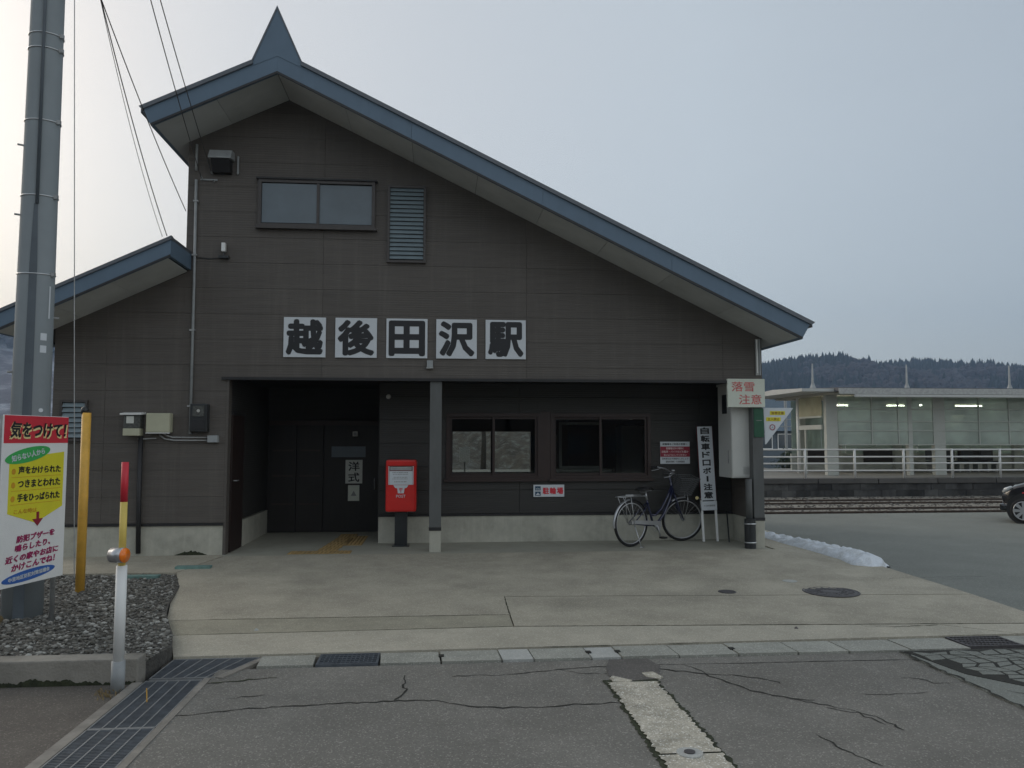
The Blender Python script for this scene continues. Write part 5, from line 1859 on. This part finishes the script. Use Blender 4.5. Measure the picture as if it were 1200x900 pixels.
# front glazing
px_ = [14.02, 15.27, 16.26, 17.58, 19.3, 20.45, 21.58, 22.9, 24.3, 25.58, 27, 28.3, 29.58, 31, 33]
for i in range(len(px_) - 1):
    a, c_ = px_[i], px_[i + 1]
    for (y, tagn) in ((15.02, 'f'), (18.75, 'b')):
        if tagn == 'f' and i % 1 == 0:
            for (z0, z1) in ((1.50, 2.28), (2.30, 3.19)):
                part("glass_panel", B().box(a + .01, c_ - .01, y, y + .012, z0 + SZ, z1 + SZ), g_shelt, sh)
        else:
            part("glass_panel", B().box(a + .01, c_ - .01, y, y + .012, 1.1 + SZ, 3.19 + SZ), g_shelt, sh)
    part("mullion", B().box(c_ - .02, c_ + .02, 14.99, 15.05, 1.50 + SZ, 3.2 + SZ), m_shelt, sh)
for z in (1.46, 1.95, 2.28, 2.72):
    part("glazing_rail", B().box(14.02, 33, 14.985, 15.015, z + SZ, z + .035 + SZ), m_shelt, sh)
part("lower_wall", B().box(14.0, 33, 18.75, 18.83, 0, 1.1 + SZ), m_shelt, sh)
# low back panels dark
for (a, c_) in ((14.6, 15.6), (17.0, 18.2), (21, 22.5)):
    part("dark_panel", B().box(a, c_, 18.70, 18.74, .35, .85), m_housedark, sh)
# left end: slanted yellowed panel
part("end_panel", B().box(13.53, 13.55, 15.22, 17.0, 2.50 + SZ, 3.2 + SZ), g_yel, sh)
part("end_rail", B().box(13.51, 13.57, 15.22, 17.0, 2.44 + SZ, 2.50 + SZ), m_shelt, sh)
part("column", B().tube([(13.54, 17.08, 0), (13.54, 17.08, 3.22 + SZ)], .07, 12), m_white, sh, True)
part("end_frame", B().box(13.51, 13.57, 15.22, 17.0, 2.02 + SZ, 2.18 + SZ), m_shelt, sh)
part("end_frame", B().box(13.51, 13.57, 16.45, 16.52, 0, 2.02 + SZ), m_shelt, sh)
part("white_board", B().prism_y([(18.95, 2.12 + SZ), (19.5, 2.12 + SZ), (19.75, 2.58 + SZ), (19.25, 2.58 + SZ)], 16.4, 16.43), m_white, sh)
part("white_board", B().box(15.0, 15.8, 16.2, 16.22, 2.20 + SZ, 2.24 + SZ), m_white, sh)
for x, hl in ((14.55, .30), (16.72, .38), (19.52, .52), (22.3, .5), (25.3, .5), (28.3, .5)):
    l = part("ceiling_light", B().box(x - hl - .02, x + hl + .02, 15.85, 15.95, 2.90 + SZ, 3.0 + SZ), m_sheltceil, sh)
    part("tube", B().tube([(x - hl, 15.84, 2.90 + SZ), (x + hl, 15.84, 2.90 + SZ)], .024, 8), m_tube, l)
for x in (13.95, 17.5):
    part("spot_lamp", B().tube([(x, 15.6, 2.94 + SZ), (x, 15.6, 2.88 + SZ)], .045, 10), m_tube, sh)
for x in (13.72, 17.37, 21.45, 25.4):
    ms_ = part("roof_mast", B().tube([(x, 16.2, 3.5 + SZ), (x, 16.2, 3.56 + SZ), (x, 16.2, 3.75 + SZ), (x, 16.2, 4.45 + SZ)], [.22, .10, .04, .022], 10), m_pipe, sh, True)
# benches on the platform
sp = None
for i, x in enumerate((19.0, 19.75, 20.5, 21.25)):
    if sp is None:
        sp = thing("shelter_chair", (x, 17.2, .40), 0, "dark moulded seat under the shelter, nearest the car side first", "seat", "row of dark seats in the shelter")
        part("seat", B().box(-.24, .24, -.22, .22, .40, .44, bev=.015), m_dbox, sp)
        part("backrest", B().box(-.22, .22, .20, .24, .48, .86, bev=.015), m_dbox, sp)
        part("leg", B().box(-.2, -.16, -.15, .15, 0, .4), m_dsteel, sp)
        part("leg", B().box(.16, .2, -.15, .15, 0, .4), m_dsteel, sp)
        s0_ = sp
    else:
        s0_ = copy_tree(sp)
        s0_.location = (x, 17.2, .40)
    s0_['label'] = ("leftmost", "second from left", "third from left", "rightmost")[i] + " dark moulded chair in the row under the platform shelter"

# arch guard visible through the rear window
t = thing("guard_arch", (.72, 7.2, -.1), 0, "white and green tubular guard arch seen through the rear window", "guard rail")
part("arch", B().tube([(-.55, 0, 0), (-.55, 0, .72), (-.45, 0, .82), (.18, 0, .82), (.28, 0, .72), (.28, 0, 0)], .045, 10), m_white, t, True)
part("green_sleeve", B().tube([(-.25, 0, .82), (.02, 0, .82)], .048, 10), m_green, t, True)
struct("track_side_ground", B().box(-60, 5.2, 6.01, 6.6, -.6, -.1), m_soil)

# ------------------------------------------------------------------ car
def car(loc, rz):
    t = thing("parked_car", loc, rz, "small black hatchback parked at the right edge of the yard", "car")
    # local: nose at x=0 towards -x, length 3.4, width 1.48 (y 0..1.48)
    L, Wd = 3.4, 1.48
    # side outline: x, z_bottom, z_beltline, z_top, belt half width, roof half width
    st_ = [(0.00, .36, .52, .56, .50, .46), (.06, .24, .60, .66, .60, .54), (.20, .20, .70, .77, .68, .62), (.45, .19, .78, .86, .72, .66), (.80, .18, .86, .97, .735, .66), (1.05, .18, .90, 1.20, .74, .62),
           (1.40, .18, .92, 1.44, .74, .60), (1.80, .18, .94, 1.52, .74, .60), (2.5, .18, .95, 1.53, .74, .60), (3.0, .20, .96, 1.48, .735, .59), (3.25, .24, .95, 1.30, .72, .57), (3.38, .30, .90, 1.02, .68, .55), (3.42, .42, .75, .82, .60, .50)]
    vs, fs = [], []
    K = 12
    for (x, zb_, zm, zt__, hb_, hr) in st_:
        ring_ = [(hb_ * .85, zb_), (hb_, zb_ + .10), (hb_ * 1.0, (zb_ + zm) / 2), (hb_, zm), (hr * 1.04, zm + (zt__ - zm) * .75), (hr * .8, zt__)]
        pts = [(y, z) for y, z in ring_] + [(-y, z) for y, z in ring_[::-1]]
        for y, z in pts:
            vs.append((x, Wd / 2 + y, z))
    for i in range(len(st_) - 1):
        for k in range(K):
            k2 = (k + 1) % K
            fs.append((i * K + k, i * K + k2, (i + 1) * K + k2, (i + 1) * K + k))
    fs.append(tuple(range(K)))
    fs.append(tuple((len(st_) - 1) * K + k for k in range(K - 1, -1, -1)))
    bm = bmesh.new()
    V = [bm.verts.new(v) for v in vs]
    for f in fs:
        bm.faces.new([V[i] for i in f])
    bmesh.ops.recalc_face_normals(bm, faces=bm.faces[:])
    me = bpy.data.meshes.new("body")
    bm.to_mesh(me)
    bm.free()
    me.materials.append(m_carpaint)
    me.polygons.foreach_set('use_smooth', [True] * len(me.polygons))
    body = link(bpy.data.objects.new("body", me), t)
    sb = body.modifiers.new("subd", 'SUBSURF')
    sb.levels = sb.render_levels = 2
    # wheel arches (dark housings just proud of the body side) and wheels
    for (wx) in (.44, 2.78):
        for sy in (0, 1):
            yb, sg = (0, -1) if sy == 0 else (Wd, 1)
            part("wheel_arch", B().tube([(wx, yb + sg * .014, .29), (wx, yb - sg * .12, .29)], .315, 28), m_blackpl, t)
            w = part("wheel", B().ring((wx, yb - sg * .045, .27), 'y', .215, .058, 36, 10, flat=1.4), m_tyre, t, True)
            part("rim", B().ring((wx, yb + sg * .028, .27), 'y', .186, .012, 36, 8), m_alloy, w, True)
            part("rim_dish", B().tube([(wx, yb + sg * .016, .27), (wx, yb - sg * .05, .27)], .18, 28), m_trim, w)
            b = B()
            for k in range(8):
                m_ = Matrix.Translation((wx, yb + sg * .026, .27)) @ Matrix.Rotation(2 * PI * k / 8, 4, 'Y')
                b.prism_y([(.02, -.020), (.178, -.034), (.178, .034), (.02, .020)], -.008, .008)
                b.v[-8:] = [tuple(m_ @ Vector(p)) for p in b.v[-8:]]
            part("spoke", b, m_alloy, w)
            part("hub_cap", B().disc((wx, yb + sg * .036, .27), 'y', .035, .012, 16), m_alloy, w)
    for sy in (-1, 1):
        c_ = Wd / 2 + sy * .50
        b = B()
        n_ = 14
        prof = []
        vs = []
        for i in range(n_):
            a = 2 * PI * i / n_
            u, v = math.cos(a), math.sin(a)
            vs.append((.115 + .09 * u - .02 * v + .06 * (1 - abs(v)) * 0, c_ + sy * .155 - sy * .015 * v + .02 * u * sy, .70 + .085 * v + .05 * u))
        vs.append((.02, c_ + sy * .19, .70))
        part("headlight", B().tube([(.05, c_ + sy * .03, .645), (.11, c_ + sy * .10, .69), (.22, c_ + sy * .175, .755)], [.03, .05, .025], 14), m_lamp, t, True)
        part("fog_lamp", B().tube([(.03, c_, .42), (.055, c_, .42)], .04, 12), m_lamp, t)
        mirror = part("door_mirror", B().box(1.02, 1.14, Wd / 2 + sy * .80 - .07, Wd / 2 + sy * .80 + .07, .95, 1.07, bev=.02), m_carpaint, t)
        # side glass following the body side
        for (xa, xb) in ((1.30, 2.02), (2.08, 2.85)):
            ya, yb = Wd / 2 + sy * .752, Wd / 2 + sy * .640
            part("side_window", B().add([(xa, ya, .97), (xb, ya, .97), (xb - .03, yb, 1.36), (xa + .10, yb, 1.34)], [(0, 1, 2, 3)]), m_carglass, t)
        part("side_marker", B().box(.42, .48, Wd / 2 + sy * .735 - .012, Wd / 2 + sy * .735 + .012, .63, .655), m_redp, t)
    part("windscreen", B().add([(.86, .15, 1.00), (.86, Wd - .15, 1.00), (1.33, Wd - .25, 1.45), (1.33, .25, 1.45)], [(0, 1, 2, 3)]), m_carglass, t)
    part("grille", B().box(-.012, .04, Wd / 2 - .38, Wd / 2 + .38, .47, .55, bev=.01), m_blackpl, t)
    part("number_plate", B().box(-.03, -.012, Wd / 2 - .165, Wd / 2 + .165, .33, .46), m_ypaint, t)
    part("bumper", B().box(-.02, .25, .08, Wd - .08, .24, .40, bev=.05), m_carpaint, t)
    return t


car((11.89, 4.18, -.11), R(-46))

# ------------------------------------------------------------------ distant village between post and shelter
def house(name, x, y, w, d, h, rh, wall, roof, label):
    t = thing(name, (x, y, -.6), 0, label, "house")
    part("wall", B().box(-w / 2, w / 2, 0, d, 0, h), wall, t)
    part("roof", B().prism_x([(-.4, h - .1), (d / 2, h + rh), (d + .4, h - .1), (d / 2, h + rh + .25), ][:3], -w / 2 - .4, w / 2 + .4), roof, t)
    for k in range(3):
        f = part("window", B().box(-w / 2 + w * (.2 + .3 * k) - .5, -w / 2 + w * (.2 + .3 * k) + .5, -.05, -.001, h * .55, h * .55 + 1.0), m_window, t)
        part("frame", frame_rect(B(), -w / 2 + w * (.2 + .3 * k) - .56, -w / 2 + w * (.2 + .3 * k) + .56, h * .55 - .06, h * .55 + 1.06, .06, -.08, -.052), m_white, f)
    return t


house("house", 23.6, 44, 5.0, 6, 3.0, 1.6, m_houseblue, m_houseroof, "blue grey house with blue roof seen between the post and shelter")
house("house", 28.5, 52, 6, 7, 4.2, 2.0, m_housedark, m_houseroof, "dark house with steep roof just left of the shelter")
house("shed", 25.2, 58, 4, 5, 3.6, 1.5, m_houseblue, m_housered, "small building with a red roof behind the blue grey house")
house("house", 31.5, 70, 9, 8, 5.0, 2.2, m_houseblue, m_housedark, "pale blue house farthest back behind the shelter")
house("house", 4.0, 60, 9, 7, 4.5, 2.0, m_housedark, m_houseroof, "dark farmhouse beyond the platform seen through the windows")
for (x, y, h, lab) in ((20.7, 34, 4.2, "thin grey mast left of the small lattice mast behind the platform"), (22.6, 36, 3.8, "thin lattice mast behind the triangular sign"), (21.9, 33, 3.0, "short pole behind the platform by the houses"), (23.3, 35, 3.1, "short pole nearest the shelter end")):
    t = thing("trackside_mast", (x, y, -.6), 0, lab, "mast")
    part("pole", B().tube([(0, 0, 0), (0, 0, h + .6)], .09, 8), m_pipe, t)
    part("crossbar", B().box(-.45, .45, -.03, .03, h * .82, h * .82 + .06), m_pipe, t)
    part("crossbar", B().box(-.3, .3, -.03, .03, h * .72, h * .72 + .06), m_pipe, t)


def leafy(b, cx, cy, cz, rx, rz, n, s, rg):
    for k in range(n):
        a, c_ = rg.uniform(0, 2 * PI), rg.uniform(-1, 1)
        rr = rg.uniform(.3, 1) ** .5
        rr *= .78 + .3 * math.sin(a * 3 + cx) * math.cos(c_ * 4 + cy)
        p = Vector((cx + rx * rr * math.cos(a) * math.sqrt(1 - c_ * c_), cy + rx * rr * math.sin(a) * math.sqrt(1 - c_ * c_), cz + rz * rr * c_))
        d1 = Vector((rg.normal(), rg.normal(), rg.normal())).normalized() * s
        d2 = Vector((rg.normal(), rg.normal(), rg.normal())).normalized() * s
        b.add([p, p + d1, p + d2], [(0, 1, 2)])


def shrub(x, y, z, r_, h, label, mat=m_shrub, n=900):
    t = thing("shrub", (x, y, z), 0, label, "shrub")
    b = B()
    leafy(b, 0, 0, h * .5, r_, h * .55, n, .16, rng)
    part("crown", b, mat, t)
    part("stem", B().tube([(0, 0, -.1), (.05, 0, h * .5)], .06, 6), m_bark, t)


shrub(19.3, 30, -.62, 1.1, 1.9, "rounded evergreen bush left of the houses behind the platform")
shrub(22.3, 31, -.62, 1.4, 2.0, "dark evergreen bush by the shelter end")
shrub(25.6, 33, -.62, 1.8, 2.4, "broad dark bush behind the shelter's left end")
for k, x in enumerate((28, 33, 38, 43, 48)):
    shrub(x, 34 + (k % 2), -.62, 2.6, 2.9, ["first", "second", "third", "fourth", "fifth"][k] + " dark hedge bush from the left behind the shelter glass")


def bare_tree(x, y, z, h, label, seed):
    rg = random.Random(seed)
    t = thing("bare_tree", (x, y, z), 0, label, "tree")
    tr, cr_ = B(), B()
    tr.tube([(0, 0, -.2), (.05, 0, h * .35), (.0, .05, h * .6), (.05, 0, h * .85)], [h * .03, h * .022, h * .014, h * .005], 7)
    def br(p, d, l, r_, dep):
        q = p + d * l
        mid = p.lerp(q, .5) + Vector((rg.uniform(-.1, .1), rg.uniform(-.1, .1), rg.uniform(0, .1))) * l
        cr_.tube([p, mid, q], [r_, r_ * .75, r_ * .45], 4, False)
        if dep > 0:
            for _ in range(4):
                dd = (d + Vector((rg.uniform(-.8, .8), rg.uniform(-.8, .8), rg.uniform(-.2, .7)))).normalized()
                br(p.lerp(q, rg.uniform(.4, 1)), dd, l * rg.uniform(.5, .7), r_ * .5, dep - 1)
    for k in range(9):
        a = rg.uniform(0, 6.28)
        zz_ = h * rg.uniform(.3, .8)
        br(Vector((0, 0, zz_)), Vector((math.cos(a), math.sin(a), rg.uniform(.5, 1.1))).normalized(), h * .24, h * .010, 3)
    part("trunk", tr, m_bark, t, True)
    part("crown", cr_, m_twig, t)


# bank with bare trees beyond the platform, seen through the waiting-room windows
bank = B()
vs, fs = [], []
nx, ny = 60, 10
for j in range(ny + 1):
    for i in range(nx + 1):
        x, y = -24 + i * .75, 26 + j * 2.2
        z = -.62 + 6.5 * (j / ny) ** 1.1 + .35 * math.sin(x * .9 + j) + .25 * math.sin(x * 2.3 + 2 * j)
        fade = min(1, (x + 24) / 6, (21.0 - x) / 6)
        vs.append((x, y, -.65 + max(0, (z + .62)) * max(0, fade)))
for j in range(ny):
    for i in range(nx):
        a = j * (nx + 1) + i
        fs.append((a, a + 1, a + nx + 2, a + nx + 1))
struct("bank", B().add(vs, fs), M("bank_ground", (.10, .085, .07), 1, .5, 1.2, .6, 8, stain=.8, stain_col=(.25, .255, .25), stain_scale=2.0), None, True)
trs = [(2.2, 27.5, .0, 5.5, "bare tree low on the bank, left in the rear window view"), (5.0, 29, .3, 6.0, "bare tree on the bank, middle of the rear window view"), (7.2, 31, .8, 5.5, "bare tree on the bank, right in the rear window view"), (.0, 32, 1.2, 6.0, "bare tree highest on the bank at its left"), (9.5, 28.5, .2, 5.0, "bare tree at the right foot of the bank")]
for i, (x, y, z, h, lab) in enumerate(trs):
    bare_tree(x, y, z - .3, h, lab, 20 + i)

# ------------------------------------------------------------------ hills
def hh(x, y):
    """ridge height: main ridge at y~950, a higher snowy mountain to the left"""
    from mathutils import noise
    r = float(np.interp(x, [300, 413, 466, 530, 570, 600, 641, 700, 760, 850, 1000, 1400], [80, 88, 98, 87, 85, 91, 92, 80, 87, 95, 80, 60]))
    r += 3 * noise.noise((x * .02, 7.7, 0))
    left = max(0, min(1, (-x - 150) / 350))
    r = r * (1 - left) + left * (124 + 12 * math.sin(x * .011))
    t = max(0, min(1, (y - 420) / 560))
    t = t * t * (3 - 2 * t)
    back = max(0, min(1, (y - 1000) / 400))
    n = 9 * noise.noise((x * .012, y * .012, 5)) * t
    return -.7 + (r * t + n) * (1 - back)


vs, fs = [], []
gx = np.linspace(-1400, 1900, 200)
gy = np.linspace(400, 1400, 44)
for y in gy:
    for x in gx:
        vs.append((x, y, hh(x, y)))
nx = len(gx)
for j in range(len(gy) - 1):
    for i in range(nx - 1):
        a = j * nx + i
        fs.append((a, a + 1, a + nx + 1, a + nx))
hills = struct("hills", B().add(vs, fs), m_hill, None, True)
hills.data.materials.append(m_hillsnow)
for p in hills.data.polygons:
    if p.center.x < -180:
        p.material_index = 1


def forest(n, xr, conif, name, label, mat, seed, ymin=500):
    rg = np.random.default_rng(seed)
    from mathutils import noise
    V, F_ = [], []
    o = 0
    k = 0
    tries = 0
    while k < n and tries < n * 6:
        tries += 1
        x = rg.uniform(*xr)
        y = ymin + (1000 - ymin) * rg.random() ** .6
        sel = noise.noise((x * .009, y * .012, 1.7))
        if conif != (sel > -.05):
            if rg.random() > .12:
                continue
        z = hh(x, y)
        h = rg.uniform(7, 18) * (1 if conif else .72)
        r_ = h * (rg.uniform(.2, .3) if conif else rg.uniform(.38, .5))
        S_ = 6
        a0 = rg.uniform(0, 6)
        rings = ((.0, 1.0), (.35, .75), (.7, .4)) if conif else ((.15, .6), (.45, 1.0), (.8, .7))
        for (hz, rr) in rings:
            for s_ in range(S_):
                a = a0 + 2 * PI * s_ / S_
                q = rr * r_ * rg.uniform(.75, 1.2)
                V.append((x + q * math.cos(a), y + q * math.sin(a), z + hz * h + rg.uniform(-.3, .3)))
        V.append((x, y, z + h))
        for lv in range(2):
            for s_ in range(S_):
                s2 = (s_ + 1) % S_
                F_.append((o + lv * S_ + s_, o + lv * S_ + s2, o + (lv + 1) * S_ + s2, o + (lv + 1) * S_ + s_))
        for s_ in range(S_):
            F_.append((o + 2 * S_ + s_, o + 2 * S_ + (s_ + 1) % S_, o + 3 * S_))
        o += 3 * S_ + 1
        k += 1
    tag(part(name, B().add(V, F_), mat), label, "forest", kind='stuff')


forest(8500, (60, 1120), True, "conifer_forest", "dark conifer forest covering the hills behind the shelter", m_conifer, 5)
forest(6500, (60, 1120), False, "bare_forest", "brown leafless woodland on the hills behind the shelter", m_bare, 6)
forest(2600, (-780, -330), False, "bare_forest", "bare woodland on the mountain at the far left", m_bare, 7, 790)

# ------------------------------------------------------------------ haze
hz = B().box(-1500, 2000, -70, 1500, -1.62, 260)
hm = bpy.data.materials.new("haze_air")
hm.use_nodes = True
nt = hm.node_tree
nt.nodes.clear()
ho = nt.nodes.new("ShaderNodeOutputMaterial")
pv = nt.nodes.new("ShaderNodeVolumePrincipled")
pv.inputs['Color'].default_value = (.46, .66, .96, 1)
pv.inputs['Density'].default_value = .00034
pv.inputs['Anisotropy'].default_value = .2
nt.links.new(pv.outputs[0], ho.inputs['Volume'])
tag(part("haze", hz, hm), "thin bluish winter haze over the valley", "haze", kind='stuff')

# ------------------------------------------------------------------ houses and hedge across the street (behind the camera, mirrored in the windows)
for i, (x, w, h, lab) in enumerate(((-15, 13, 5.5, "dark timber house across the street, left of three"), (-2, 12, 6.2, "dark timber house across the street, middle of three"), (9.6, 10.4, 5.6, "dark timber house across the street, right of three"))):
    t = thing("house", (x, -34, ZR), PI, lab, "house")
    part("wall", B().box(-w / 2, w / 2, 0, 8, 0, h), m_housedark, t)
    part("roof", B().prism_x([(-.6, h - .1), (4, h + 2.6), (8.6, h - .1)], -w / 2 - .5, w / 2 + .5), m_houseroof, t)
    for k in range(4):
        cx = -w / 2 + w * (.16 + .226 * k)
        f = part("window", B().box(cx - .6, cx + .6, -.06, -.001, 1.0, 2.1), m_window, t)
        part("frame", frame_rect(B(), cx - .66, cx + .66, .94, 2.16, .06, -.09, -.061), m_brownup, f)
